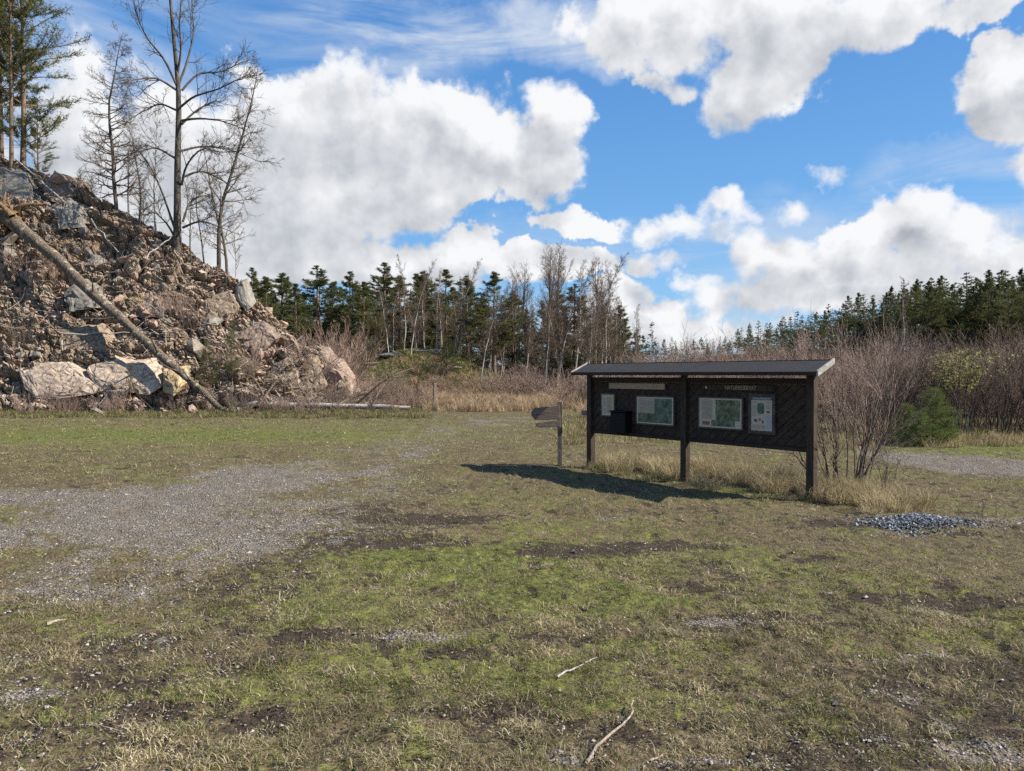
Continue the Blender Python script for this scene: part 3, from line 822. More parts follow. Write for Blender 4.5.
# loose stone
def rock_material(name, base, alt, crack=.0, scale=1.0, vary=.35):
    def fn(nt):
        p = nt.coord('Object'); oi = nt.n('ShaderNodeObjectInfo'); r = oi.outputs['Random']
        p = nt.v('ADD', p, nt.comb(nt.m('MULTIPLY', r, 37.0), nt.m('MULTIPLY', r, 11.0), r))
        a = nt.noise(p, 3.0 * scale, 6, .65); b = nt.noise(p, 14 * scale, 4, .6); d = nt.noise(p, .9 * scale, 4, .6, .8)
        c = nt.mix(nt.rng(a, .36, .66), C4(base), C4(alt))
        c = nt.mix(nt.m('MULTIPLY', nt.rng(b, .52, .72), .5), c, (.12, .115, .105, 1))
        c = nt.mix(nt.m('MULTIPLY', nt.rng(d, .52, .68), .45), c, (.27, .17, .10, 1))
        c = nt.mix(nt.m('MULTIPLY_ADD', r, vary * 2, -vary * .6, True), c, nt.v('SCALE', c, scale=.5))
        h = nt.m('ADD', nt.m('MULTIPLY', a, .8), nt.m('MULTIPLY', b, .25))
        if crack:
            w = nt.v('ADD', p, nt.v('SCALE', nt.noise(p, 2.2, 4, .6, out=1), scale=.35))
            v = nt.n('ShaderNodeTexVoronoi', feature='DISTANCE_TO_EDGE'); nt.put(v.inputs['Vector'], nt.v('MULTIPLY', w, (1.0, .6, .75))); v.inputs['Scale'].default_value = 1.5
            v2 = nt.n('ShaderNodeTexVoronoi', feature='DISTANCE_TO_EDGE'); nt.put(v2.inputs['Vector'], w); v2.inputs['Scale'].default_value = 4.2
            k = nt.m('MULTIPLY', nt.rng(nt.m('MINIMUM', v.outputs[0], nt.m('MULTIPLY', v2.outputs[0], 1.8)), .06, .01), crack)
            k = nt.m('MULTIPLY', k, nt.rng(a, .35, .6))
            c = nt.mix(k, c, (.085, .06, .042, 1)); h = nt.m('SUBTRACT', h, nt.m('MULTIPLY', k, .5))
        return c, nt.bump(h, .8, .10)
    return material(name, fn, .85, .25)
M_GREY = rock_material('grey_rock', (.16, .148, .125), (.29, .265, .225))
M_PINK = rock_material('pink_rock', (.30, .20, .15), (.43, .31, .24))
M_PINKFACE = rock_material('pink_bedrock', (.20, .145, .11), (.36, .265, .205), .9, 1.6, .2)
M_TANFACE = rock_material('tan_bedrock', (.22, .165, .115), (.37, .285, .20), .9, 1.6, .2)
M_PALE = rock_material('pale_rock', (.42, .32, .235), (.55, .43, .325), .7, 1.0, .1)
M_OCHRE = rock_material('ochre_rock', (.36, .255, .13), (.50, .385, .225), .8, 1.0, .1)

def hull_mesh(name, pts, sub=0, jit=.0, seed=0, bevel=0.0):
    bm = bmesh.new()
    for p in pts: bm.verts.new(p)
    r = bmesh.ops.convex_hull(bm, input=bm.verts[:])
    dead = {g for g in r['geom_interior'] + r['geom_unused'] if isinstance(g, bmesh.types.BMVert)}
    if dead: bmesh.ops.delete(bm, geom=list(dead), context='VERTS')
    if bevel: bmesh.ops.bevel(bm, geom=bm.edges[:], offset=bevel, segments=1, affect='EDGES')
    if sub:
        bmesh.ops.triangulate(bm, faces=bm.faces[:])
        bmesh.ops.subdivide_edges(bm, edges=bm.edges[:], cuts=sub, use_grid_fill=True)
        bmesh.ops.triangulate(bm, faces=bm.faces[:])
        bm.normal_update()
        co = np.array([v.co for v in bm.verts]); nn = np.array([v.normal for v in bm.verts])
        bx, by, bi, bj, e = worley(co[:, 0] * 2.2 + co[:, 1] * .6, co[:, 2] * 2.6 + co[:, 1] * .8, 200 + seed)
        d = jit * (1.3 * (h01(bi, bj, 5 + seed) - .5) + .8 * (h01(bi, bj, 6 + seed) - .5) * bx * 2 - .7 * sstep(.14, 0, e) + .7 * fbm(co[:, 0] * 2.5 + co[:, 1], co[:, 2] * 2.5, 210 + seed, 3))
        for v, n, k in zip(bm.verts, nn, d): v.co += Vector(n * k)
    me = bpy.data.meshes.new(name); bm.to_mesh(me); bm.free()
    return me

ROCKS = []
for k in range(12):
    rg = np.random.default_rng(300 + k)
    p = norm(rg.normal(0, 1, (15, 3))) * rg.uniform(.75, 1.05, (15, 1)) * np.array([1.0, rg.uniform(.6, .9), rg.uniform(.45, .75)])
    ROCKS.append(hull_mesh('rock', p * .5, 2, .035, k))
GREY_M = [m.copy() for m in ROCKS]; PINK_M = [m.copy() for m in ROCKS]
for m in GREY_M: m.materials.append(M_GREY)
for m in PINK_M: m.materials.append(M_PINK)

def put_rock(loc, size, k, pink, rot, label, group, name='rock'):
    o = bpy.data.objects.new(name, (PINK_M if pink else GREY_M)[k % 12]); COL.objects.link(o)
    o.location = loc; o.scale = (size,) * 3; o.rotation_euler = rot
    return tag(o, label, 'rock', group)

def on_slope(px, T):
    """points of the finished slope surface, and what covers it there"""
    av, tv, X, Y, Z, deb, outc = HILL_GRID
    i = np.clip(np.searchsorted(av, (np.asarray(px) - CX) / F), 0, len(av) - 1); j = np.clip(np.searchsorted(tv, T), 0, len(tv) - 1)
    return np.stack([X[i, j], Y[i, j], Z[i, j]], -1), deb[i, j], outc[i, j]
def proud(p, extra):
    """offset from the smooth slope out to its lumpy surface"""
    a = p[0] / p[1]; T = (p[1] - np.interp(a, HA, HZB)) / (np.interp(a, HA, HZR) - np.interp(a, HA, HZB))
    q = on_slope(np.array([a * F + CX]), np.array([T]))[0][0]
    l = float(np.dot(q - p, (.18, -.74, .62))) + extra
    return np.array([.18 * l, -.74 * l, .62 * l])

def hill_rocks():
    rg = np.random.default_rng(55)
    # stones that can be told apart: px, py, width in px, pink, label
    big = [(38, 276, 34, 1, 'large pink boulder on the upper left of the slope, below the leaning trunk'),
           (213, 323, 24, 0, 'big grey wedge of rock leaning at mid slope right of the leaning trunk'),
           (194, 349, 22, 0, 'low flat grey boulder at mid slope just above the leaning trunk'),
           (73, 203, 12, 0, 'pale upright stone high on the slope beside the thin grey pole'),
           (152, 322, 17, 1, 'blocky pinkish stone in the middle of the slope'),
           (98, 411, 22, 0, 'pale flat stone lying in the weeds below the cream rock slab'),
           (193, 408, 18, 1, 'pink and grey stone at the foot of the slope left of the trunk tip'),
           (237, 409, 16, 0, 'grey stone standing against the lower tip of the leaning trunk'),
           (128, 266, 16, 1, 'small pink boulder on the open slope below the bare conifer'),
           (172, 282, 16, 1, 'pinkish boulder on the slope below the big bare tree'),
           (12, 238, 26, 0, 'dark grey boulder under the broken root end of the trunk'),
           (50, 196, 30, 0, 'grey upright block at the top left of the slope beside the root end'),
           (62, 185, 26, 1, 'orange tinged block on the crest under the pines'),
           (20, 186, 24, 0, 'mossy grey block on the crest at the foot of the pine trunks'),
           (268, 308, 20, 1, 'long reddish slab tilted along the right hand skyline of the slope'),
           (283, 322, 18, 1, 'pink block below the long reddish slab on the skyline')]
    for px, py, w, pink, lab in big:
        p = hill_hit(px, py) if py < 400 else np.array([*G(px, py + 4), .1])
        s = w / F * p[1]
        put_rock(p + (proud(p, .12) if py < 400 else 0), s * 1.05, int(rg.integers(12)), pink, (rg.uniform(-.3, .3), rg.uniform(-.5, .5), rg.uniform(0, 6)), lab, 'boulders of the rubble slope', 'boulder')
    n = 0
    while n < 190:
        px = rg.uniform(-60, 345); py = rg.uniform(165, 402)
        a = (px - CX) / F
        if py < np.interp(a, HA, HY) + 3 or py > 398 - .03 * (345 - px): continue
        p = hill_hit(px, py); s = min(rg.lognormal(math.log(.44), .55), 1.6)
        put_rock(p + proud(p, .10), s, int(rg.integers(12)), rg.uniform() < .45, tuple(rg.uniform(0, 6, 3)),
                 'small broken rock among the brown debris of the slope', 'small rocks strewn over the slope')
        n += 1
    # finer rubble and bark, beyond counting
    N = 13000
    px = rg.uniform(-120, 372, N); T = rg.uniform(-.03, 1.02, N)
    a = (px - CX) / F; y = np.interp(a, HA, HZB) + T * (np.interp(a, HA, HZR) - np.interp(a, HA, HZB)); x = a * y
    pos, deb, outc = on_slope(px, T)
    keep = rg.uniform(0, 1, N) < (1 - .85 * outc) * (1 - .75 * deb) * sstep(-.45, .2, fbm(pos[:, 0] * .6, pos[:, 2] * .6 + pos[:, 1] * .4, 97, 4, .6)) + .06
    pos = pos[keep]; N = len(pos)
    size = np.clip(rg.lognormal(math.log(.10), .6, N), .035, .45)
    pos = pos + np.array([.18, -.74, .62]) * rg.normal(.02, .02, N)[:, None]
    t = rg.uniform(0, 1, N)[:, None]; u = rg.uniform(0, 1, N)
    col = np.array((.20, .16, .12)) * (1 - t) + np.array((.42, .34, .26)) * t
    col[u < .34] = (np.array((.11, .072, .045)) * (1 - t) + np.array((.26, .18, .115)) * t)[u < .34]
    col[u > .86] = (np.array((.34, .20, .14)) * (1 - t) + np.array((.44, .31, .24)) * t)[u > .86]
    tag(link('rubble', stones_mesh('rubble', pos, size, col, 8, .6), M_STONE), 'small rubble and bark chips covering the slope', 'rubble', kind='stuff')
    # dead twigs and needles lying over it
    N = 2300
    px = rg.uniform(-100, 385, N); T = np.clip(rg.beta(1.2, 1.6, N) * 1.05 - .03, -.03, 1)
    a = (px - CX) / F; y = np.interp(a, HA, HZB) + T * (np.interp(a, HA, HZR) - np.interp(a, HA, HZB)); x = a * y
    pos, deb, outc = on_slope(px, T)
    pos = pos + np.array([.18, -.74, .62]) * rg.uniform(.03, .22, N)[:, None]
    d = norm(rg.normal(0, 1, (N, 3)) * np.array([1, .45, .55]))
    L = np.clip(rg.lognormal(math.log(.6), .5, N), .2, 2.2)
    pts = grow(pos - d * L[:, None] / 2, d, L, 4, .12, 0, rg)
    rad = taper(rg.uniform(.008, .022, N), 4, .4)
    v, q = tubes([(pts, rad, 3)])
    t = rg.uniform(0, 1, N); c = lerpc((.11, .085, .062), (.40, .335, .26), t); c[rg.uniform(0, 1, N) < .12] = (.42, .38, .33)
    tag(link('fallen_twigs', make_mesh('fallen_twigs', v, [q], {'Col': np.repeat(c, 12, 0)}), M_STONE), 'dead twigs and brushwood strewn over the rubble slope', 'twigs', kind='stuff')
hill_rocks()

def slab(poly, Y0, lean, depth, mat, label, seed, name='rock_outcrop', jit=.035):
    """rock face whose outline is given in the picture, standing Y0 metres off and leaning back"""
    rg = np.random.default_rng(seed)
    zmin = min(at(px, py, Y0)[2] for px, py in poly); P = []
    cx = np.mean([p[0] for p in poly]); cy = np.mean([p[1] for p in poly])
    for px, py in poly:
        Y = Y0 + lean * (at(px, py, Y0)[2] - zmin); P.append(at(px, py, Y) + rg.normal(0, .03, 3))
        qx, qy = cx + (px - cx) * .62, cy + (py - cy) * .62
        P.append(at(qx, qy, Y0 + lean * (at(qx, qy, Y0)[2] - zmin) - rg.uniform(.03, .10)))
        P.append(at(cx + (px - cx) * .95, py - 2, Y) + np.array([0, depth, .25]))
    P = np.array(P); c = P.mean(0)
    o = link(name, hull_mesh(name, P - c, 6, jit, seed), mat); o.location = c + np.array([0, .1, .05])
    return tag(o, label, 'rock', 'bedrock faces at the foot of the slope')
def outcrop(poly, mat, label, seed, lean=.6, name='rock_outcrop', out=.12):
    cx = np.mean([p[0] for p in poly]); cy = max(p[1] for p in poly) - 2
    slab(poly, hill_hit(cx, cy)[1] - out, lean, 2.2, mat, label, seed, name, .07)
outcrop([(-24, 176), (4, 168), (22, 172), (32, 186), (30, 200), (12, 208), (-18, 208)], M_GREY, 'high grey rock face at the top left of the slope beneath the pine trunks', 21)
outcrop([(46, 182), (58, 175), (70, 184), (72, 198), (58, 204), (44, 198)], M_PINKFACE, 'pinkish rock face on the crest under the widest pine', 22)
outcrop([(52, 206), (70, 200), (84, 212), (82, 228), (60, 230)], M_GREY, 'grey rock face below the crest where the thin pole lies', 23)
outcrop([(60, 292), (84, 280), (98, 290), (96, 310), (70, 312)], M_GREY, 'broken grey rock face above the middle of the leaning trunk', 24, .7)
outcrop([(120, 300), (148, 290), (168, 302), (160, 318), (128, 318)], M_PINKFACE, 'pinkish rock face in the middle of the slope', 25, .7)
outcrop([(206, 300), (228, 292), (238, 308), (226, 322), (208, 318)], M_TANFACE, 'tan rock face under the skyline left of the upright grey slab', 26, .7)
outcrop([(232, 330), (262, 322), (276, 340), (262, 354), (238, 350)], M_PINKFACE, 'pinkish tan rock face below the long reddish slab', 27, .7)
outcrop([(58, 330), (96, 326), (104, 346), (84, 356), (60, 352)], M_TANFACE, 'tan rock face just above the narrower pale slab', 28, .6)
slab([(12, 374), (40, 368), (100, 368), (150, 370), (184, 378), (186, 394), (150, 400), (80, 402), (14, 400)], 33.75, .5, 2.0, M_TANFACE, 'long low tan ledge behind the pale slabs at the foot of the slope', 31)
slab([(17, 371), (34, 365), (66, 363), (78, 375), (97, 388), (92, 396), (60, 400), (34, 401), (22, 388)], 32.9, .55, 1.6, M_PALE, 'broad cream coloured rock slab at the foot of the slope on the left', 1)
slab([(88, 366), (112, 362), (126, 369), (132, 392), (112, 399), (96, 392), (86, 374)], 33.0, .5, 1.5, M_PALE, 'narrower pale slab right of the broad cream slab', 2)
slab([(122, 366), (142, 363), (156, 373), (160, 388), (146, 397), (128, 394)], 33.1, .5, 1.4, M_PALE, 'cracked pale slab with dark gaps under the leaning trunk', 3)
slab([(162, 372), (178, 374), (181, 388), (172, 396), (163, 392)], 33.2, .4, 1.2, M_OCHRE, 'small yellowish slab half hidden behind the leaning trunk', 4)
slab([(10, 326), (26, 322), (50, 330), (54, 346), (46, 356), (24, 354), (13, 344)], 34.6, .5, 1.5, M_OCHRE, 'yellow ochre boulder face above the cream slab', 5, 'boulder')
slab([(-10, 328), (2, 334), (4, 352), (-6, 356), (-14, 342)], 34.4, .5, 1.2, M_OCHRE, 'yellow ochre rock cut by the left edge of the photo', 15, 'boulder')
slab([(234, 286), (243, 284), (251, 308), (245, 312), (236, 300)], 38.2, .35, .8, M_GREY, 'upright grey slab standing on the skyline right of the bare trees', 6)
slab([(270, 368), (284, 361), (296, 372), (298, 392), (284, 396), (272, 386)], 35.9, .45, 1.4, M_TANFACE, 'yellowish rounded rock at the right end of the slope', 7, 'boulder')
slab([(294, 362), (308, 356), (320, 368), (324, 388), (314, 396), (298, 394)], 36.4, .45, 1.4, M_TANFACE, 'pale outcrop left of the pink outcrop at the slope end', 8)
slab([(306, 352), (322, 354), (336, 370), (342, 392), (326, 398), (314, 386)], 36.9, .5, 1.5, M_PINKFACE, 'pink fissured outcrop at the right end of the slope', 9)
slab([(326, 362), (338, 366), (350, 384), (352, 398), (340, 399)], 37.2, .5, 1.2, M_PINKFACE, 'last pink rock sticking out of the brush at the slope end', 10, 'boulder')

# ------------------------------------------------------------------ bark and dead timber
def bark_material(name, a, b, scale=1.0, patch=None, thr=.58, vary=0.0):
    def fn(nt):
        p = nt.coord('Object')
        n = nt.noise(nt.v('MULTIPLY', p, (1, 1, .3)), 9 * scale, 5, .65); m = nt.noise(p, 1.4 * scale, 4, .6)
        c = nt.mix(nt.rng(n, .36, .66), C4(a), C4(b))
        if patch: c = nt.mix(nt.rng(m, thr, thr + .08), c, C4(patch))
        if vary:
            r = nt.n('ShaderNodeObjectInfo').outputs['Random']
            c = nt.v('SCALE', c, scale=nt.m('MULTIPLY_ADD', r, vary, 1.1 - vary * .55))
            c = nt.mix(nt.m('MULTIPLY', nt.m('FRACT', nt.m('MULTIPLY', r, 7.3)), .5), c, nt.mix(.6, c, (.17, .15, .13, 1)))
        return c, nt.bump(n, .7, .04)
    return material(name, fn, .9, .15)
M_LOG = bark_material('old_bark', (.055, .042, .03), (.20, .16, .115), 1.8, (.33, .275, .21), .57)
M_TORN = bark_material('torn_wood', (.11, .07, .042), (.27, .165, .09), 3.5, (.14, .115, .045), .54)
M_GREYBARK = bark_material('grey_bark', (.05, .043, .036), (.125, .108, .088), 1.0)
M_PALEBARK = bark_material('pale_bark', (.26, .24, .21), (.46, .43, .39), 2.0, (.10, .085, .07), .60)
M_BIRCH = bark_material('birch_bark', (.28, .25, .21), (.46, .42, .36), 2.0, (.10, .085, .07), .56)
M_PINEBARK = bark_material('pine_bark', (.10, .072, .05), (.21, .15, .10), 1.0)
M_TWIG = bark_material('brown_twigs', (.085, .062, .045), (.21, .155, .112), 2.0)
M_REDTWIG = bark_material('reddish_twigs', (.15, .102, .078), (.35, .25, .195), 2.0, vary=.8)
M_DRYWOOD = bark_material('bleached_wood', (.24, .19, .14), (.42, .35, .28), 6.0, (.16, .12, .09), .60)

def bez(pts, n):
    pts = np.array(pts, float); s = np.linspace(0, len(pts) - 1, n); i = np.minimum(s.astype(int), len(pts) - 2); w = (s - i)[:, None]
    P = np.concatenate([[2 * pts[0] - pts[1]], pts, [2 * pts[-1] - pts[-2]]])
    p0, p1, p2, p3 = P[i], P[i + 1], P[i + 2], P[i + 3]
    return .5 * (2 * p1 + (p2 - p0) * w + (2 * p0 - 5 * p1 + 4 * p2 - p3) * w ** 2 + (3 * p1 - p0 - 3 * p2 + p3) * w ** 3)

def fallen_trunk():
    rg = np.random.default_rng(9)
    A = hill_hit(14, 214) + np.array([0, -1.1, .1]); B = np.array([*G(226, 413), .12])
    P = np.array([A + (B - A) * s for s in np.linspace(0, 1, 26)])
    P += np.cumsum(rg.normal(0, .03, P.shape), 0); P[:, 1] -= .25 * np.sin(np.linspace(0, np.pi, 26))
    r = np.interp(np.linspace(0, 1, 26), [0, .06, .25, .6, 1], [.44, .37, .28, .21, .13]) * (1 + rg.normal(0, .03, 26))
    root = empty('fallen_tree', tuple(B)); o = P - B
    v, q = tubes([(o[None], r[None], 14)])
    v += .06 * np.stack([fbm(v[:, 0] * 2 + v[:, 2], v[:, 2] * 2 + v[:, 1], 400 + c, 3) for c in range(3)], -1)
    link('trunk', make_mesh('trunk', v, [q], smooth=True), M_LOG, root)
    # torn root end: splinters and two stubs of root
    d = norm((A - B)[None])[0]; n = 30
    st = np.repeat((A - B)[None], n, 0) + rg.normal(0, .24, (n, 3)) - d * 1.2
    dr = norm(d[None] + rg.normal(0, .2, (n, 3)) + np.array([0, -.05, .0]))
    p = grow(st, dr, rg.uniform(1.1, 1.9, n), 6, .12, -.03, rg)
    link('torn_end', tube_mesh('torn_end', [(p, taper(rg.uniform(.07, .2, n), 6, .12), 7)]), M_TORN, root)
    tip = at(46, 205, A[1] + .2) - B
    rt = bez([(A - B) + np.array([.9, .1, -.5]), (A - B) + np.array([1.3, -.1, .05]), tip], 8)
    link('root', tube_mesh('root', [(rt[None], taper(np.array([.2]), 8, .25), 8)]), M_TORN, root)
    for s, ln in ((.62, 1.6), (.70, 1.1), (.78, 1.8), (.84, 1.3), (.9, 1.0), (.5, 1.2)):
        i = int(s * 25); dd = norm((np.array([rg.normal(0, .6), -.7, rg.uniform(-.3, .7)]))[None])
        p = grow(o[i][None], dd, np.array([ln]), 6, .2, .05, rg)
        link('branch_stub', tube_mesh('branch_stub', [(p, taper(np.array([.055]), 6, .2), 5)]), M_GREYBARK, root)
    tag(root, 'long weathered trunk leaning down the rubble slope with a torn orange root end', 'fallen tree')
fallen_trunk()

def fallen_birch():
    rg = np.random.default_rng(19)
    a = np.array([*G(243, 411), .22]); b = np.array([*G(411, 412.5), .16])
    b = np.array([(411 - CX) / F * 34.2, 34.2, .15]); a = np.array([(243 - CX) / F * 34.6, 34.6, .3])
    P = np.array([a + (b - a) * s for s in np.linspace(0, 1, 18)]); P[:, 2] += rg.normal(0, .015, 18); P[:, 1] += rg.normal(0, .03, 18)
    root = empty('fallen_birch', tuple((a + b) / 2 * np.array([1, 1, 0]))); c = np.array(root.location)
    link('trunk', tube_mesh('trunk', [((P - c)[None], np.linspace(.17, .10, 18)[None], 10)]), M_BIRCH, root)
    # its dead dark branches stick up into the brush
    ends = [((300, 408), (322, 372), (345, 352)), ((340, 406), (372, 384), (402, 362)), ((352, 408), (385, 380), (412, 368)), ((268, 405), (255, 380), (238, 371)), ((310, 404), (298, 384), (292, 366)), ((372, 406), (380, 390), (396, 372)), ((330, 408), (352, 398), (372, 392)), ((258, 406), (280, 378), (306, 366))]
    for e in ends:
        p = bez([at(px, py, 34.4 + .6 * k + rg.normal(0, .3)) for k, (px, py) in enumerate(e)], 9)[None] - c
        st, d, rr, t, _ = spawn(p, taper(np.array([.06]), 9, .2), 9, .25, 1, .8, .3, rg)
        tw = grow(st, d, rg.uniform(.4, 1.2, len(st)), 5, .15, .03, rg)
        link('branch', tube_mesh('branch', [(p, taper(np.array([.06]), 9, .2), 6), (tw, taper(np.full(len(st), .016), 5, .3), 4)]), M_TWIG, root)
    tag(root, 'white birch trunk lying flat along the foot of the slope with dark dead branches', 'fallen tree')
fallen_birch()

def loose_pole(name, label, a, b, r, mat, n=8, cat='pole', wob=.03, seed=1, tip=.6):
    rg = np.random.default_rng(seed); P = np.array([a + (b - a) * s for s in np.linspace(0, 1, n)]) + rg.normal(0, wob, (n, 3)); c = (a + b) / 2
    o = link(name, tube_mesh(name, [((P - c)[None], taper(np.array([r]), n, tip), 7)]), mat); o.location = c
    return tag(o, label, cat)
up = np.array([0, -.35, .25])
loose_pole('fallen_pole', 'thin pale pole lying down the upper slope beneath the pines', hill_hit(22, 166) + up, hill_hit(92, 228) + up, .045, M_PALEBARK, seed=2)
loose_pole('fallen_pole', 'thin grey pole lying on the slope beneath the bare conifer', hill_hit(96, 226) + up, hill_hit(122, 258) + up, .035, M_PALEBARK, seed=3)
loose_pole('fallen_pole', 'long thin stem lying nearly level across the lower slope behind the leaning trunk', hill_hit(66, 340) + up, hill_hit(150, 338) + up, .035, M_PALEBARK, seed=4)
loose_pole('fallen_pole', 'greenish stick poking out of the dark hollow under the root end', at(-2, 243, 38.2), at(18, 232, 37.6), .06, M_PALEBARK, seed=5)
loose_pole('fallen_pole', 'short grey pole leaning at the foot of the big bare tree', hill_hit(150, 262) + up, hill_hit(176, 243) + up, .04, M_PALEBARK, seed=6)

# sticks on the open ground
def ground_stick(label, px_pts, r, mat, seed, twig=None):
    rg = np.random.default_rng(seed)
    P = []
    for px, py, lift in px_pts:
        x, y = G(px, py); P.append((x, y, float(terr(x, y)) + r + lift))
    P = bez(P, 14); P[:, :2] += rg.normal(0, .004, (14, 2)); c = P[7] * np.array([1, 1, 0])
    root = link('stick', tube_mesh('stick', [((P - c)[None], taper(np.array([r]), 14, .45), 8)] + ([] if twig is None else [((bez([(lambda x, y: (x, y, float(terr(x, y)) + .008))(*G(a, b)) for a, b in twig], 5) - c)[None], taper(np.array([r * .5]), 5, .4), 6)])), mat)
    root.location = c
    return tag(root, label, 'stick')
ground_stick('long pale forked stick lying in the grass at the bottom edge of the photo', [(586, 772, .0), (596, 762, .01), (606, 750, .015), (622, 737, .02), (632, 727, .02), (634, 711, .035)], .0085, M_DRYWOOD, 1, [(597, 762), (600, 768), (603, 774)])
ground_stick('short pale stick right of the long forked stick at the bottom edge', [(651, 767, .005), (658, 763, .005), (666, 759, .01)], .006, M_DRYWOOD, 2)
ground_stick('grey stick lying in the grass above the long forked stick', [(556, 680, .01), (575, 672, .012), (596, 661, .015)], .007, M_PALEBARK, 3)
ground_stick('pale tan splinter of wood on the bare soil at the left', [(45, 634, .01), (54, 631, .01), (63, 628, .01)], .013, M_DRYWOOD, 4)
ground_stick('long bleached grass stalk on the ground near the bottom left', [(78, 733, .005), (100, 735, .006), (120, 740, .006)], .004, M_DRYWOOD, 5)
for px, py, w, pink, lab in ((753, 612, 8, 0, 'pale grey stone on the small gravel patch right of centre'), (593, 610, 8, 1, 'orange brown stone in the green grass below the dark soil patch'), (208, 623, 8, 0, 'flat pale stone in the moss left of centre'),
                             (102, 699, 7, 1, 'small tan stone in the moss near the bottom left'), (574, 553, 6, 0, 'little white stone on the dark soil patch'), (6, 711, 9, 0, 'flat grey stone at the left edge near the bottom'),
                             (344, 434, 6, 0, 'grey stone on the far grass before the fallen birch'), (206, 622, 5, 0, 'pebble beside the flat pale stone in the moss')):
    x, y = G(px, py); s = w / F * y
    put_rock((x, y, float(terr(x, y)) + s * .12), s, px % 12, pink, (0, 0, px), lab, None, 'stone')

# ------------------------------------------------------------------ the noticeboard
def wood_material(name, a, b, scale=1.0, axis=(1, 1, 1), rough=.75):
    def fn(nt):
        p = nt.coord('Object')
        q = nt.v('MULTIPLY', p, axis)
        n = nt.noise(q, 16 * scale, 6, .65, 1.2); m = nt.noise(p, 3.5, 3, .6)
        c = nt.mix(nt.rng(n, .34, .68), C4(a), C4(b))
        c = nt.mix(nt.m('MULTIPLY', nt.rng(m, .5, .7), .45), c, nt.v('SCALE', c, scale=.55))
        w = nt.noise(nt.v('MULTIPLY', nt.v('ADD', p, (4.1, 1.7, .3)), tuple(.6 * a for a in axis)), 5.0, 5, .7, .6)
        c = nt.mix(nt.m('MULTIPLY', nt.rng(w, .55, .74), .55), c, nt.mix(.5, nt.v('SCALE', c, scale=2.2), (.12, .11, .10, 1)))     # stain worn off
        return c, nt.bump(n, .6, .01)
    return material(name, fn, rough, .25)
M_POST = wood_material('stained_post', (.026, .017, .011), (.075, .050, .034), 1, (3, 3, .25))
M_PLANK = wood_material('stained_plank', (.026, .016, .010), (.066, .040, .026), 1, (1, 1, 1))
M_BEAM = wood_material('stained_beam', (.018, .012, .008), (.045, .03, .021), 1, (.2, 3, 3))
M_PALEPLANK = wood_material('pale_plank', (.34, .225, .145), (.48, .34, .225), 1, (.3, 3, 3))
M_GREYWOOD = wood_material('weathered_wood', (.085, .068, .05), (.20, .165, .125), 1, (3, 3, .3))
M_BARGE = wood_material('weathered_board', (.22, .205, .18), (.42, .395, .35), 1, (3, .4, .4))
M_ARM = wood_material('brown_plank', (.13, .092, .068), (.27, .20, .15), 1, (.3, 3, 3))
M_FRAME = wood_material('frame_wood', (.05, .042, .036), (.11, .095, .08), 1, (1, 1, 1))
def plain(name, c, rough=.6, spec=.3, noise=.25, sc=30):
    def fn(nt):
        p = nt.coord('Object'); n = nt.noise(p, sc, 4, .6)
        return nt.mix(nt.rng(n, .35, .7), C4(c), C4(tuple(v * (1 - noise) for v in c))), nt.bump(n, .2, .004)
    return material(name, fn, rough, spec)
def felt(nt):
    p = nt.coord('Object'); n = nt.noise(p, 260, 2, .7); m = nt.noise(p, 2.5, 4, .6)
    c = nt.mix(nt.rng(n, .4, .7), (.022, .022, .023, 1), (.055, .054, .055, 1))
    c = nt.mix(nt.m('MULTIPLY', nt.rng(m, .5, .7), .5), c, (.05, .05, .042, 1))
    return c, nt.bump(n, .5, .006)
M_FELT = material('roofing_felt', felt, .9, .25)
M_PAPER = plain('poster_paper', (.48, .40, .28), .45, .4, .08); M_PAPER2 = plain('cream_paper', (.40, .31, .20), .45, .4, .1)
M_INK = plain('poster_ink', (.09, .085, .08), .5, .3, .2); M_TEXT = plain('poster_text', (.30, .27, .24), .5, .3, .1)
M_BIN = plain('black_plastic', (.006, .006, .006), .6, .2, .2); M_RED = plain('red_print', (.30, .10, .06), .5, .3, .3)
M_GOLD = plain('gold_paint', (.42, .35, .15), .5, .4, .15); M_WHITE = plain('white_paint', (.6, .6, .56), .5, .4, .1)
M_BLUEGREY = plain('grey_print', (.36, .37, .40), .5, .3, .1); M_TAN = plain('tan_print', (.45, .33, .20), .5, .3, .3)
def photo_print(name, seed, tones):
    def fn(nt):
        p = nt.v('ADD', nt.coord('Object'), (seed * 3.1, 0, seed)); n = nt.noise(p, 17, 5, .7); m = nt.noise(p, 6, 3, .6, 1.0)
        c = nt.mix(nt.rng(n, .36, .64), C4(tones[0]), C4(tones[1])); c = nt.mix(nt.rng(m, .5, .62), c, C4(tones[2]))
        return c, None
    return material(name, fn, .4, .4)
M_FOREST = photo_print('forest_print', 1, ((.018, .04, .022), (.16, .20, .13), (.05, .10, .06)))
M_FOREST2 = photo_print('meadow_print', 4, ((.02, .035, .016), (.20, .20, .10), (.07, .10, .05)))
M_MOSSPRINT = photo_print('undergrowth_print', 7, ((.05, .06, .02), (.20, .20, .11), (.10, .12, .05)))

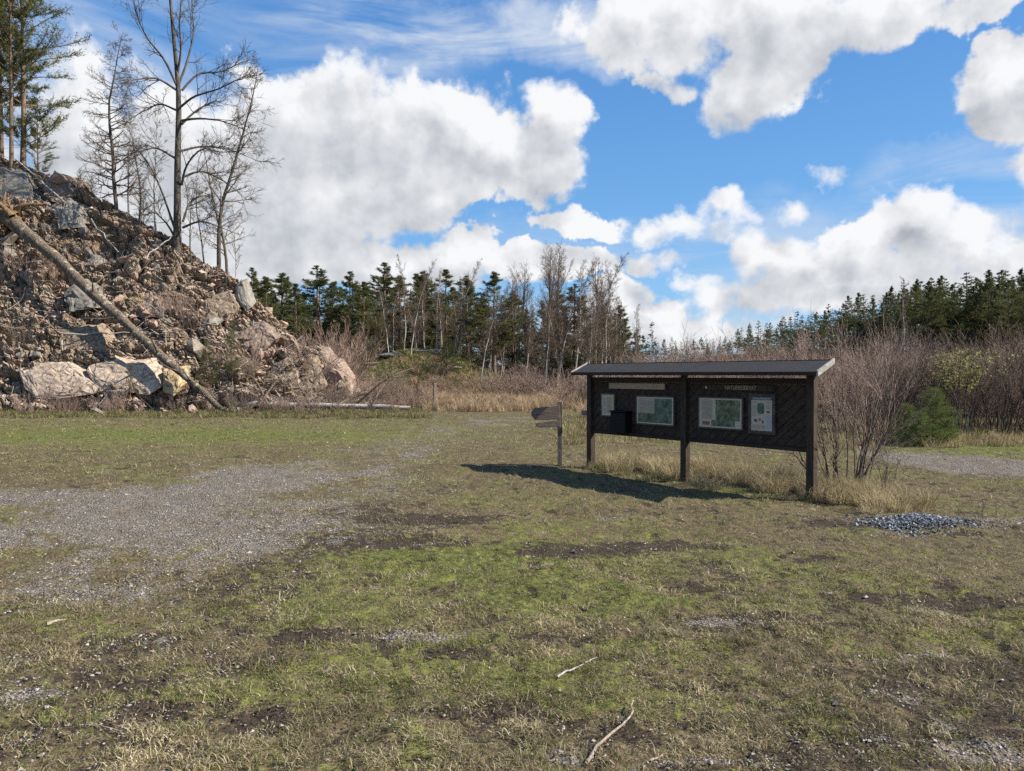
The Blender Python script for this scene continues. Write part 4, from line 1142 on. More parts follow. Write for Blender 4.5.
def clip_poly(poly, x0, x1, z0, z1):
    def cut(pl, f, inter):
        out = []
        for i in range(len(pl)):
            a, b = pl[i - 1], pl[i]
            if f(b):
                if not f(a): out.append(inter(a, b))
                out.append(b)
            elif f(a): out.append(inter(a, b))
        return out
    def ix(v): return lambda a, b: (v, a[1] + (b[1] - a[1]) * (v - a[0]) / (b[0] - a[0]))
    def iz(v): return lambda a, b: (a[0] + (b[0] - a[0]) * (v - a[1]) / (b[1] - a[1]), v)
    for f, i in ((lambda p: p[0] >= x0, ix(x0)), (lambda p: p[0] <= x1, ix(x1)), (lambda p: p[1] >= z0, iz(z0)), (lambda p: p[1] <= z1, iz(z1))):
        if poly: poly = cut(poly, f, i)
    return poly

def text_mesh(body, size, ext=.0015):
    cu = bpy.data.curves.new('lettering', 'FONT'); cu.body = body; cu.size = size; cu.extrude = ext; cu.align_x = 'CENTER'; cu.align_y = 'CENTER'
    tmp = bpy.data.objects.new('lettering', cu); COL.objects.link(tmp)
    dg = bpy.context.evaluated_depsgraph_get(); me = bpy.data.meshes.new_from_object(tmp.evaluated_get(dg))
    bpy.data.objects.remove(tmp); bpy.data.curves.remove(cu)
    return me

def noticeboard():
    mid = (BL + BR) / 2; L = BLEN; h = L / 2
    root = empty('noticeboard', (mid[0], mid[1], float(terr(*mid))), math.atan2(BD[1], BD[0]))
    def S(px):
        k = (px - CX) / F; s = (k * BL[1] - BL[0]) / (BD[0] - k * BD[1]); return s - h
    def Zz(px, py):
        s = S(px) + h; return CAMZ + (HZ - py) / F * (BL[1] + BD[1] * s)
    # local -y faces the reader
    for x in (-h, 0.0, h):
        MB().box(x - .055, x + .055, -.055, .055, -.25, 1.80).build('post', M_POST, root, .006)
    ZB, ZT = .70, 1.56
    for x0, x1, sgn in ((-h + .058, -.058, 1), (.058, h - .058, 1)):
        mb = MB(); w = .118; g = .125
        k0 = -2.4
        while k0 < 3.4:                      # diagonal boarding
            pl = [(x0 + k0 * 1.0, ZB), (x0 + k0 + g * 1.36, ZB), (x0 + k0 + g * 1.36 + (ZT - ZB) * 1.15, ZT), (x0 + k0 + (ZT - ZB) * 1.15, ZT)]
            pl = [(x, z) if sgn > 0 else (x1 + x0 - x, z) for x, z in pl]
            pl = [(pl[0][0], pl[0][1]), (pl[1][0] - .012, pl[1][1]), (pl[2][0] - .012, pl[2][1]), (pl[3][0], pl[3][1])]
            c = clip_poly(pl, x0, x1, ZB, ZT)
            c2 = [p for i, p in enumerate(c) if math.dist(p, c[i - 1]) > 1e-4] if c else []
            if len(c2) >= 3: mb.prism(c2, .004 + .006 * ((int(k0 * 50)) % 2), .032)
            k0 += g * 1.36
        pnl = mb.build('boarding', M_PLANK, root)
        MB().box(x0, x1, .034, .05, ZB + .002, ZT - .002).build('backing', M_PLANK, root)
        MB().box(x0, x1, -.028, .062, ZT + .002, ZT + .085).build('top_rail', M_BEAM, root, .004)
        MB().box(x0, x1, -.022, .056, ZB - .062, ZB - .002).build('bottom_rail', M_BEAM, root, .004)
    MB().box(-h - .2, h + .2, -.04, .04, 1.765, 1.812).build('ridge_beam', M_BEAM, root, .004)
    for x in (-h, 0, h):                     # short rafters on each post
        MB().prism_x([(-.235, 1.68), (-.235, 1.705), (.10, 1.85), (.10, 1.80)], x + .058, x + .098).build('rafter', M_BEAM, root)
    ex = h + .22
    roof = MB().prism_x([(-.262, 1.700), (-.262, 1.728), (.11, 1.888), (.11, 1.86)], -ex, ex).build('roof', M_FELT, root, .003)
    for s in (-1, 1):
        x = s * (ex + .014)
        MB().prism_x([(-.275, 1.672), (-.275, 1.745), (.13, 1.915), (.13, 1.84)], x - .012, x + .012).build('barge_board', M_BARGE, root)
    MB().box(-ex, ex, -.285, -.264, 1.682, 1.733).build('fascia', M_BEAM, root)
    MB().box(-ex, ex, .112, .13, 1.82, 1.896).build('fascia', M_BEAM, root)
    Y = -.022      # face of the posters
    def sheet(name, x0, x1, z0, z1, mat, par, y=Y, t=.006):
        return MB().box(min(x0, x1), max(x0, x1), y - t, y, min(z0, z1), max(z0, z1)).build(name, mat, par)
    def framed(px0, px1, py0, py1, pyr0, pyr1, name, fr=.025, fm=M_FRAME, pm=M_PAPER):
        x0, x1 = S(px0), S(px1); zt = (Zz(px0, py0) + Zz(px1, pyr0)) / 2; zb = (Zz(px0, py1) + Zz(px1, pyr1)) / 2
        f = MB()
        f.box(x0 - fr, x1 + fr, -.032, .0, zt, zt + fr).box(x0 - fr, x1 + fr, -.032, .0, zb - fr, zb).box(x0 - fr, x0, -.032, .0, zb, zt).box(x1, x1 + fr, -.032, .0, zb, zt)
        fo = f.build('frame', fm, root)
        sheet(name, x0 + .001, x1 - .001, zb + .001, zt - .001, pm, fo)
        return fo, x0, x1, zb, zt
    def lines(par, x0, x1, z0, z1, n, mat=M_TEXT, seed=1, y=Y - .007):
        rg = np.random.default_rng(seed); mb = MB(); dz = (z1 - z0) / n
        for k in range(n):
            x = x0
            while x < x1 - .004:
                wl = rg.uniform(.008, .03); e = min(x + wl, x1)
                if not (k % 6 == 5): mb.box(x, e, y - .0008, y, z0 + dz * (k + .3), z0 + dz * (k + .75))
                x = e + .005
        mb.build('text_lines', mat, par)
    # small notice on the left
    f, x0, x1, zb, zt = framed(603, 615, 394, 415, 395, 415.5, 'notice', .018, M_GREYWOOD, M_PAPER); dx, dz = x1 - x0, zt - zb
    sheet('picture', x0 + dx * .42, x0 + dx * .82, zb + dz * .12, zb + dz * .88, M_TAN, f, Y - .0065, .001)
    lines(f, x0 + dx * .1, x0 + dx * .34, zb + dz * .1, zb + dz * .85, 14, M_TEXT, 2)
    # pale plank over the first panel
    sheet('name_plank', S(610), S(665.5), 1.447, 1.545, M_PALEPLANK, root, -.002, .024)
    # first large panel
    f, x0, x1, zb, zt = framed(638, 674.5, 396.5, 423, 397.5, 425, 'information_sheet', .022, M_FRAME); dx, dz = x1 - x0, zt - zb
    sheet('picture', x0 + dx * .50, x0 + dx * .96, zb + dz * .05, zb + dz * .95, M_FOREST, f, Y - .0065, .001)
    sheet('picture', x0 + dx * .04, x0 + dx * .498, zb + dz * .05, zb + dz * .40, M_FOREST2, f, Y - .0065, .001)
    sheet('text_block', x0 + dx * .04, x0 + dx * .498, zb + dz * .402, zb + dz * .95, M_PAPER2, f, Y - .0065, .001)
    lines(f, x0 + dx * .07, x0 + dx * .26, zb + dz * .45, zb + dz * .9, 12, M_TEXT, 3, Y - .0082); lines(f, x0 + dx * .29, x0 + dx * .47, zb + dz * .45, zb + dz * .9, 12, M_TEXT, 4, Y - .0082)
    # second large panel
    f, x0, x1, zb, zt = framed(700.5, 743, 397.5, 426.5, 399, 429, 'information_sheet', .022, M_FRAME); dx, dz = x1 - x0, zt - zb
    sheet('picture', x0 + dx * .40, x0 + dx * .96, zb + dz * .26, zb + dz * .95, M_FOREST2, f, Y - .0065, .001)
    sheet('picture', x0 + dx * .30, x0 + dx * .85, zb + dz * .05, zb + dz * .258, M_FOREST, f, Y - .0065, .001)
    sheet('text_block', x0 + dx * .06, x0 + dx * .32, zb + dz * .28, zb + dz * .95, M_PAPER2, f, Y - .0065, .001)
    lines(f, x0 + dx * .08, x0 + dx * .30, zb + dz * .32, zb + dz * .9, 16, M_TEXT, 5, Y - .0082)
    sheet('print_spot', x0 + dx * .08, x0 + dx * .26, zb + dz * .08, zb + dz * .2, M_RED, f, Y - .0065, .001)
    # third: text sheet with small pictures
    f, x0, x1, zb, zt = framed(752.5, 773.5, 396.5, 430, 397, 431.5, 'information_sheet', .045, M_FRAME, M_PAPER); dx, dz = x1 - x0, zt - zb
    sheet('heading', x0 + .002, x1 - .002, zb + dz * .905, zt - .002, M_INK, f, Y - .0065, .001)
    lines(f, x0 + dx * .08, x0 + dx * .92, zb + dz * .925, zb + dz * .975, 2, M_WHITE, 6, Y - .0082)
    mb = MB(); cx, cz = x0 + dx * .46, zb + dz * .66; pts = []
    for k in range(20):
        t = 2 * math.pi * k / 20; pts.append((cx + dx * .17 * math.copysign(abs(math.cos(t)) ** .5, math.cos(t)), cz + dz * .17 * math.copysign(abs(math.sin(t)) ** .7, math.sin(t))))
    mb.prism(pts, Y - .0075, Y - .0065).build('print_spot', M_FOREST, f)
    for ax, az, rx, rz in ((.22, .30, .085, .05), (.42, .33, .05, .035), (.56, .27, .045, .05), (.82, .56, .08, .035)):
        mb = MB(); mb.prism([(x0 + dx * ax + dx * rx * math.cos(t) * (1 + .2 * math.sin(3 * t)), zb + dz * az + dz * rz * math.sin(t)) for t in np.linspace(0, 6.28, 11)[:-1]], Y - .0075, Y - .0065).build('print_spot', M_INK, f)
    sheet('text_block', x0 + dx * .72, x0 + dx * .95, zb + dz * .06, zb + dz * .46, M_BLUEGREY, f, Y - .0065, .001)
    lines(f, x0 + dx * .05, x0 + dx * .26, zb + dz * .42, zb + dz * .86, 14, M_TEXT, 7); lines(f, x0 + dx * .70, x0 + dx * .95, zb + dz * .64, zb + dz * .86, 8, M_TEXT, 8); lines(f, x0 + dx * .05, x0 + dx * .66, zb + dz * .05, zb + dz * .2, 6, M_TEXT, 9)
    # dark header of the second panel: white star emblem and gold lettering
    xa, xb = S(703), S(775); zh = 1.497
    hd = sheet('header_plank', xa, xb, zh - .042, zh + .042, M_POST, root, -.001, .02)
    mb = MB(); c = S(706.5) + .012
    for k in range(4):
        a = k * math.pi / 4; ca, sa = math.cos(a), math.sin(a)
        mb.prism([(c + ca * u - sa * v, zh + sa * u + ca * v) for u, v in ((-.026, 0), (0, -.006), (.026, 0), (0, .006))], -.0235 - .0003 * k, -.0212)
    mb.build('emblem', M_WHITE, hd)
    me = text_mesh('NATURRESERVAT', .085); x0, x1 = S(726), S(757); lo = link('lettering', me, M_GOLD, hd)
    wd = max(v.co.x for v in me.vertices) - min(v.co.x for v in me.vertices)
    lo.location = ((x0 + x1) / 2, -.0232, zh); lo.rotation_euler = (R(90), 0, 0); lo.scale = ((x1 - x0) / wd, 1, 1)
    # leaflet box and the little arm on the far post
    xb0, xb1 = S(617), S(632)
    b = MB().box(xb0, xb1, -.17, -.002, Zz(625, 432), Zz(625, 412)).build('leaflet_box', M_BIN, root, .012)
    MB().box(xb0 - .012, xb1 + .012, -.185, -.001, Zz(625, 412) + .003, Zz(625, 412) + .028).build('lid', M_BIN, b, .006)
    MB().box(-h - .23, -h - .058, -.03, .03, .95, 1.04).build('side_peg', M_ARM, root, .008)
    tag(root, 'long dark wooden noticeboard on three posts under a small felted roof', 'noticeboard')
noticeboard()

def signpost():
    x, y = G(560, 466); root = empty('signpost', (x, y, float(terr(x, y))), 0)
    MB().box(-.042, .042, -.042, .042, -.2, 1.19).build('post', M_GREYWOOD, root, .006)
    pitch = F / y
    ang = R(18)
    for z0, z1, ln in ((.86, 1.12, .48), (.72, .85, .41)):
        mb = MB(); zm = (z0 + z1) / 2; tp = .06
        mb.prism([(-ln, zm - .03), (-ln + tp, z0 + .01), (.045, z0), (.045, z1), (-ln + tp, z1 - .025), (-ln, zm + .03)], -.072, -.045)
        a = mb.build('sign_arm', M_ARM, root, .004); a.rotation_euler = (0, R(-3.0), ang * .0)
    tag(root, 'short weathered fingerpost with two brown pointed planks left of the noticeboard', 'signpost')
signpost()

def stake():
    x, y = (434 - CX) / F * 36, 36.0; z = float(terr(x, y))
    o = MB().box(-.07, .07, -.06, .06, -.2, 1.25).build('stake', M_ARM, None, .02); o.location = (x, y, z); o.rotation_euler = (0, R(2), .4)
    tag(o, 'single brown wooden stake standing in the pale meadow', 'stake')
stake()

# ------------------------------------------------------------------ trees and shrubs
def foliage_material(name, a, b, trans=.38):
    def fn(nt):
        t = nt.attr('Tint', 'Fac'); oi = nt.n('ShaderNodeObjectInfo'); p = nt.coord('Object')
        n = nt.noise(p, 1.1, 3, .6)
        c = nt.mix(t, C4(a), C4(b))
        c = nt.mix(nt.rng(n, .4, .65), c, nt.v('SCALE', c, scale=.72))
        c = nt.mix(nt.m('MULTIPLY', oi.outputs['Random'], .55), c, nt.mix(.5, c, (.085, .075, .028, 1)))
        return c, None
    return material(name, fn, .7, .2, trans)
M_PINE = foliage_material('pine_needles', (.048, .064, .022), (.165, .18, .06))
M_PINE2 = foliage_material('olive_pine_needles', (.060, .074, .024), (.20, .20, .066))  # paler olive tone, used on some of the pines
M_SPRUCE = foliage_material('spruce_needles', (.030, .046, .018), (.10, .125, .046))
M_YOUNG = foliage_material('young_needles', (.065, .105, .024), (.22, .285, .075))
M_CATKIN = foliage_material('yellow_buds', (.34, .31, .12), (.54, .50, .24), .4)
M_DRYNEEDLE = foliage_material('brown_needles', (.10, .075, .045), (.20, .15, .09))

def needles(c, d, L, W, rng, n_each=2, spread=.5):
    """thin needle sprays: triangles from points c along d"""
    c = np.repeat(c, n_each, 0); d = np.repeat(d, n_each, 0); n = len(c)
    d = norm(d + rng.normal(0, spread, (n, 3)))
    l = (L * rng.uniform(.6, 1.25, n))[:, None]; w = norm(np.cross(d, rng.normal(0, 1, (n, 3)))) * (W * rng.uniform(.6, 1.3, n))[:, None] / 2
    b = c - d * l * .15; m = c + d * l * .45
    V = np.stack([b, m + w, c + d * l, m - w], 1).reshape(-1, 3)
    o = np.arange(n) * 4
    return V, np.stack([o, o + 1, o + 2, o + 3], -1)

def conifer_meshes(name, seed, H, kind, fine=1.0, zlow=None, width=1.0, dens=1.0):
    rg = np.random.default_rng(seed)
    P = 14
    tr = np.zeros((1, P, 3)); tr[0, :, 2] = np.linspace(-.3, H, P)
    tr[0, :, :2] = np.cumsum(rg.normal(0, .012 * H / P, (P, 2)), 0)
    r0 = H * (.011 if kind != 'young' else .016)
    tr_r = np.interp(np.linspace(0, 1, P), [0, .1, 1], [r0 * 1.25, r0, r0 * .12])[None]
    if zlow is None: zlow = {'pine': .38, 'spruce': .06, 'young': .03, 'mid': .16}[kind]
    nb = int({'pine': 62, 'spruce': 95, 'young': 60, 'mid': 72}[kind] * dens)
    u = np.sort(rg.uniform(0, 1, nb) ** (.85 if kind == 'pine' else 1.0)); nwh = {'pine': 15, 'spruce': 24, 'young': 11, 'mid': 44}[kind]
    u = np.clip((np.floor(u * nwh) + rg.uniform(.0, .35, nb)) / nwh, 0, .985)
    z = H * (zlow + (1 - zlow) * u)
    if kind == 'pine': Lp = np.interp(u, [0, .2, .5, .8, 1], [.13, .19, .175, .10, .025]) * H * rg.uniform(.5, 1.2, nb)
    elif kind == 'spruce': Lp = (.205 * (1 - u) ** .85 + .02) * H * rg.uniform(.75, 1.15, nb)
    elif kind == 'mid': Lp = np.interp(u, [0, .25, .6, .85, 1], [.15, .19, .125, .05, .008]) * H * rg.uniform(.6, 1.2, nb)
    else: Lp = (.34 * (1 - u) ** .8 + .05) * H * rg.uniform(.75, 1.15, nb)
    Lp = Lp * width
    az = rg.uniform(0, 2 * np.pi, nb)
    elv = {'pine': rg.normal(.30, .25, nb) + .4 * u, 'spruce': rg.normal(-.10, .12, nb) + .6 * u ** 2, 'young': rg.normal(.35, .15, nb) + .5 * u, 'mid': rg.normal(.16, .28, nb) + .85 * u ** 2}[kind]
    d = np.stack([np.cos(az) * np.cos(elv), np.sin(az) * np.cos(elv), np.sin(elv)], -1)
    fz = np.clip((z + .3) / (H + .3), 0, 1) * (P - 1); i = np.minimum(fz.astype(int), P - 2); w = (fz - i)[:, None]
    st = tr[0, i] * (1 - w) + tr[0, i + 1] * w
    bp = grow(st, d, Lp, 6, .10, {'pine': .05, 'spruce': .03, 'young': .09, 'mid': .04}[kind], rg)
    br = taper(np.clip(Lp * .012, .004, .06), 6, .25)
    # dead stubs under the crown
    ns = 14 if kind in ('pine', 'mid') else 0
    sets = [(bp, br, 4)]
    if ns:
        zz = rg.uniform(.12, zlow + .05, ns) * H; a2 = rg.uniform(0, 6.28, ns)
        s2 = np.stack([np.zeros(ns), np.zeros(ns), zz], -1); d2 = np.stack([np.cos(a2), np.sin(a2), rg.normal(-.1, .2, ns)], -1)
        sets.append((grow(s2, norm(d2), rg.uniform(.3, 1.3, ns) * H / 12, 4, .1, -.02, rg), taper(np.full(ns, .016), 4, .3), 3))
    # side sprays
    per = int({'pine': 13, 'spruce': 14, 'young': 11, 'mid': 13}[kind] * fine)
    s_, d_, rr, t, par = spawn(bp, br, per, .22 if kind != 'pine' else .42, 1.0, .75, .3, rg)
    sl = Lp[par] * rg.uniform(.10, .30, len(par)) * (1.1 - .5 * t)
    sl = np.clip(sl, .12 / fine ** .3, .85)
    d_ = norm(d_ * np.array([1, 1, .55]) + UP * {'pine': .35, 'spruce': -.12, 'young': .25, 'mid': .12}[kind])
    m = 4
    cc = (s_[:, None, :] + d_[:, None, :] * (sl[:, None] * np.linspace(.1, 1, m)[None, :])[..., None]).reshape(-1, 3)
    dd = np.repeat(d_, m, 0)
    Ln = {'pine': .24, 'spruce': .22, 'young': .11, 'mid': .34}[kind] * (H / 12) ** .5 / fine ** .35
    lead = np.stack([rg.normal(0, .03, 60), rg.normal(0, .03, 60), rg.uniform(.9, 1.0, 60) * H], -1); lead[:, :2] += tr[0, -1, :2]
    cc = np.concatenate([cc, lead]); dd = np.concatenate([dd, norm(rg.normal(0, .6, (60, 3)) + UP * 1.5)])
    size = np.concatenate([np.repeat(1.1 - .6 * u[par] ** 1.5, m), np.full(60, .45)])
    V, Q = needles(cc, dd, np.repeat(size, 3) * Ln, np.repeat(size, 3) * (Ln * (.12 if kind == 'mid' else .17)), rg, 3, .42 if kind == 'mid' else .6)
    tint = np.repeat(np.clip(rg.normal(.45, .22, len(V) // 4), 0, 1), 4)
    tm = tube_mesh('trunk', [(tr, tr_r, 8)] + sets)
    cm = make_mesh('crown', V, [Q], {'Tint': tint})
    return tm, cm

def tree_proto(kind_name, meshes, mats, label, group, cat='tree'):
    root = empty(kind_name)
    kids = [link(n, me, mt, root) for (n, me), mt in zip(meshes, mats)]
    tag(root, label, cat, group)
    return root, kids

class Kind:
    """first use moves the prototype itself, later uses copy it"""
    def __init__(self, name, meshes, mats, cat='tree'):
        self.name, self.meshes, self.mats, self.cat = name, meshes, mats, cat; self.root = None; self.H = max(v.co.z for v in meshes[0][1].vertices)
    def put(self, x, y, z, h, rz, label, group, wide=1.0, tilt=(0, 0), name=None):
        if self.root is None:
            self.root = empty(name or self.name); self.kids = [link(n, me, mt, self.root) for (n, me), mt in zip(self.meshes, self.mats)]; r = self.root
        else:
            r = copy_thing(self.root, self.kids)
            if name: r.name = name
        s = h / self.H
        r.location = (x, y, z - .05); r.scale = (s * wide, s * wide, s); r.rotation_euler = (tilt[0], tilt[1], rz)
        for k in ('label', 'category', 'group'):
            if k in r: del r[k]
        return tag(r, label, self.cat, group)

def conifer_kind(name, seed, H, kind, bark, leaf, **kw):
    tm, cm = conifer_meshes(name, seed, H, kind, **kw)
    return Kind(name, [('trunk', tm), ('crown', cm)], [bark, leaf])

def bare_meshes(seed, H, r0, n1, n2, n3, l1=.33, l2=.4, l3=.5, a1=.75, t0=.3, trop=.05, wob=.10, lean=0.0, sides=7, top=.1, twig=.006, fork=0):
    """trunk and bare crown of a broadleaved tree in early spring"""
    rg = np.random.default_rng(seed); P = 16
    d0 = norm(np.array([[lean, rg.normal(0, .03), 1.0]]))
    tr = grow(np.array([[0, 0, -.25]]), d0, np.array([H + .25]), P, .05, .03, rg); rr = taper(np.array([r0]), P, top, .9)
    lead, lr = tr, rr
    if fork:
        st, d, r_, t, _ = spawn(tr, rr, fork, .45, .72, .38, .1, rg)
        L = H * (1 - t) * 1.05; fk = grow(st, d, L, 10, .08, .10, rg); fr = taper(r_ * .8, 10, .12)
    st, d, r_, t, _ = spawn(tr, rr, n1, t0, .98, a1, .2, rg, True)
    L1 = H * l1 * (1.08 - .75 * t) * rg.uniform(.55, 1.15, len(t)); b1 = grow(st, d, L1, 9, wob, trop, rg); r1 = taper(np.clip(r_ * .5, twig * 1.5, r0 * .42), 9, .15)
    if fork:
        s2, d2, rr2, t2, _ = spawn(fk, fr, max(6, n1 // 3), .1, .98, a1, .2, rg, True)
        Lf = H * l1 * .6 * (1.1 - .7 * t2) * rg.uniform(.6, 1.1, len(t2)); bf = grow(s2, d2, Lf, 9, wob, trop, rg)
        b1 = np.concatenate([b1, bf]); r1 = np.concatenate([r1, taper(np.clip(rr2 * .5, twig * 1.5, r0 * .3), 9, .15)]); L1 = np.concatenate([L1, Lf])
    st, d, r_, t, par = spawn(b1, r1, n2, .2, 1, .7, .25, rg)
    L2 = L1[par] * l2 * rg.uniform(.5, 1.2, len(t)) * (1.1 - .5 * t); b2 = grow(st, d, L2, 6, wob * 1.2, trop, rg); r2 = taper(np.clip(r_ * .6, twig, 1), 6, .3)
    sets = [(b1, r1, 5), (b2, r2, 4)]
    if n3:
        st, d, r_, t, par = spawn(b2, r2, n3, .15, 1, .7, .3, rg)
        L3 = np.clip(L2[par] * l3 * rg.uniform(.5, 1.3, len(t)), .12, 1.4); b3 = grow(st, d, L3, 4, wob * 1.2, trop, rg); sets.append((b3, taper(np.full(len(t), twig), 4, .5), 3))
    tv = [(tr, rr, sides + 2)] + ([(fk, fr, sides)] if fork else [])
    return tube_mesh('trunk', tv), tube_mesh('crown', sets)

def bare_kind(name, mats, seed, H, r0, n1, n2, n3, **kw):
    a, b = bare_meshes(seed, H, r0, n1, n2, n3, **kw)
    return Kind(name, [('trunk', a), ('crown', b)], mats)

def shrub_meshes(seed, H, stems, n1, n2, spread=.35, r0=.013, twig=.0045, wide=.5, t0=.25, n3=0):
    rg = np.random.default_rng(seed)
    an = rg.uniform(0, 6.28, stems); rd = rg.uniform(0, 1, stems) ** .5 * wide
    st = np.stack([np.cos(an) * rd, np.sin(an) * rd, np.full(stems, -.08)], -1)
    inc = np.abs(rg.normal(0, spread, stems)); d = norm(np.stack([np.cos(an) * np.sin(inc), np.sin(an) * np.sin(inc), np.cos(inc)], -1))
    L = H * rg.uniform(.55, 1.05, stems); s = grow(st, d, L, 9, .07, .04, rg); sr = taper(r0 * rg.uniform(.6, 1.3, stems), 9, .25)
    p1, d1, r1, t1, par = spawn(s, sr, n1, t0, .98, .42, .16, rg)
    L1 = L[par] * .40 * rg.uniform(.5, 1.3, len(t1)) * (1.15 - .6 * t1); b1 = grow(p1, d1, L1, 6, .09, .06, rg); br1 = taper(np.clip(r1 * .6, twig, 1), 6, .35)
    p2, d2, r2, t2, par2 = spawn(b1, br1, n2, .1, 1, .42, .2, rg)
    L2 = np.clip(L1[par2] * .5 * rg.uniform(.5, 1.3, len(t2)), .08, .8); b2 = grow(p2, d2, L2, 4, .09, .05, rg)
    return tube_mesh('stems', [(s, sr, 5)]), tube_mesh('twigs', [(b1, br1, 3), (b2, taper(np.full(len(t2), twig * .8), 4, .5), 3)]), b2

def gz(x, y): return float(terr(np.array(x), np.array(y)))

# ---- on top of the slope
def crest(px, py=None, Yoff=.0):
    a = (px - CX) / F; Y = float(np.interp(a, HA, HZR)) + Yoff; x = a * Y
    return x, Y, float(hill_base(np.array(x), np.array(Y))[0]) - .15

def crest_trees():
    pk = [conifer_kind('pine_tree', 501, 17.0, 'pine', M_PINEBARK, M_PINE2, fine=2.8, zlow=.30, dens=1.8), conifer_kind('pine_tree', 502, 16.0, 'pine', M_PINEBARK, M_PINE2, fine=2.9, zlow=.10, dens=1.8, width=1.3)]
    x, y, z = crest(14, Yoff=-.6); pk[0].put(x, y, z, 15.5, .3, 'slim grey trunked pine standing at the left end of the crest', 'pines on the crest of the slope', .62)
    x, y, z = crest(25, Yoff=1.0); pk[1].put(x, y, z, 13.8, 2.2, 'dense pine with the widest crown just right of the slim pine on the crest', 'pines on the crest of the slope', 1.0)
    x, y, z = crest(4, Yoff=3); pk[0].put(x, y, z, 12.5, 4.0, 'pine behind the slim grey trunked one at the left edge of the photo', 'pines on the crest of the slope', 1.0)
    x, y, z = crest(-24, Yoff=2); pk[1].put(x, y, z, 15.0, 5.0, 'pine standing furthest left on the crest', 'pines on the crest of the slope', 1.1)
    x, y, z = crest(40, Yoff=1.5); pk[1].put(x, y, z, 4.6, 1.0, 'low young pine bending out over the crest below the big pines', 'pines on the crest of the slope', 1.0)
    # dead looking conifer, fine level twigs
    k = bare_kind('bare_conifer', [M_GREYBARK, M_TWIG], 511, 11.5, .12, 84, 10, 5, l1=.21, l2=.42, a1=1.45, t0=.1, trop=.03, wob=.09, top=.06, twig=.0065)
    x, y, z = crest(118); k.put(x, y, z, 10.3, .5, 'bare conifer with many fine level twigs left of the big bare tree', 'bare trees on the crest of the slope')
    # the big one, with the limbs the photograph shows
    rg = np.random.default_rng(520); x, y, z = crest(180, Yoff=-.4); base = np.array([x, y, z])
    W = lambda pts, dy=0.0: bez([at(px, py, y + dy * i / (len(pts) - 1)) for i, (px, py) in enumerate(pts)], 12) - base
    trunk = W([(178, 256), (178.5, 215), (179, 165), (180.5, 120), (180, 85), (176, 40), (172, -10), (168, -50)])
    lim = [W(p, dyy) for p, dyy in (
        ([(180, 90), (166, 60), (150, 38), (138, 12), (132, -20)], -2), ([(180, 88), (190, 62), (197, 34), (196, 0), (200, -30)], 1.5), ([(180, 75), (183, 50), (182, 20), (186, -20)], -1),
        ([(184, 92), (200, 76), (220, 74), (240, 66), (254, 62)], 2), ([(183, 108), (196, 98), (215, 92), (236, 82), (250, 74)], -2.5), ([(183, 126), (198, 112), (218, 104), (232, 102)], 1), ([(183, 122), (205, 119), (232, 122), (258, 132)], -1.5),
        ([(179, 112), (162, 106), (146, 112), (130, 122)], 2), ([(179, 92), (160, 80), (140, 80), (122, 84)], -2), ([(183, 152), (205, 147), (232, 150), (262, 162)], 2), ([(183, 186), (188, 166), (202, 150), (222, 152), (246, 150)], -2),
        ([(184, 178), (204, 172), (226, 182), (246, 198)], 1.5), ([(178, 160), (160, 150), (146, 152), (128, 160)], -1), ([(176, 230), (166, 200), (152, 168), (136, 148), (124, 152)], 1.5), ([(176, 238), (168, 224), (158, 214), (146, 216)], -1.5),
        ([(184, 228), (200, 222), (220, 224), (244, 232)], -2), ([(184, 222), (190, 205), (200, 196), (214, 196)], 2))]
    tr_r = np.interp(np.linspace(0, 1, 12), [0, .1, .5, 1], [.26, .19, .13, .04])[None]
    lim = np.array(lim); lr = taper(np.full(len(lim), .066), 12, .16)
    lim += np.cumsum(rg.normal(0, .035, lim.shape), 1) * np.linspace(0, 1, 12)[None, :, None]
    st, d, r_, t, par = spawn(lim, lr, 14, .22, 1, .75, .25, rg); L2 = rg.uniform(.7, 2.1, len(t)) * (1.1 - .4 * t); b2 = grow(st, d, L2, 7, .12, .05, rg); r2 = taper(np.clip(r_ * .5, .012, .04), 7, .3)
    st, d, r_, t, par = spawn(b2, r2, 7, .15, 1, .7, .3, rg); L3 = L2[par] * .45 * rg.uniform(.5, 1.3, len(t)); b3 = grow(st, d, L3, 5, .13, .03, rg); r3 = taper(np.full(len(t), .010), 5, .5)
    st, d, r_, t, par = spawn(b3, r3, 2, .2, 1, .7, .3, rg); b4 = grow(st, d, L3[par] * .5, 4, .13, .0, rg)
    Kind('bare_tree', [('trunk', tube_mesh('trunk', [(trunk[None], tr_r, 10)])), ('crown', tube_mesh('crown', [(lim, lr, 6), (b2, r2, 4), (b3, r3, 3), (b4, taper(np.full(len(t), .0065), 4, .6), 3)]))], [M_GREYBARK, M_GREYBARK]).put(x, y, z + .05, max(p[2] for p in trunk) - 0, 0, 'tallest bare tree, spreading dark limbs, on the crest of the slope', 'bare trees on the crest of the slope')
    k1 = bare_kind('bare_tree', [M_GREYBARK, M_TWIG], 531, 9.5, .10, 34, 9, 5, l1=.24, l2=.45, a1=.85, t0=.22, trop=.02, wob=.11, twig=.006)
    k2 = bare_kind('bare_tree', [M_PALEBARK, M_TWIG], 532, 7.0, .06, 22, 7, 4, l1=.22, a1=.75, t0=.25, trop=.03, wob=.1, twig=.0055)
    k3 = bare_kind('bare_tree', [M_GREYBARK, M_TWIG], 533, 5.0, .05, 16, 6, 3, l1=.3, a1=.7, t0=.2, trop=.02, wob=.12, twig=.0055, lean=.1)
    x, y, z = crest(219, Yoff=.2); k1.put(x, y, z, 11.3, .4, 'slender bare tree right of the tallest bare tree on the crest', 'bare trees on the crest of the slope')
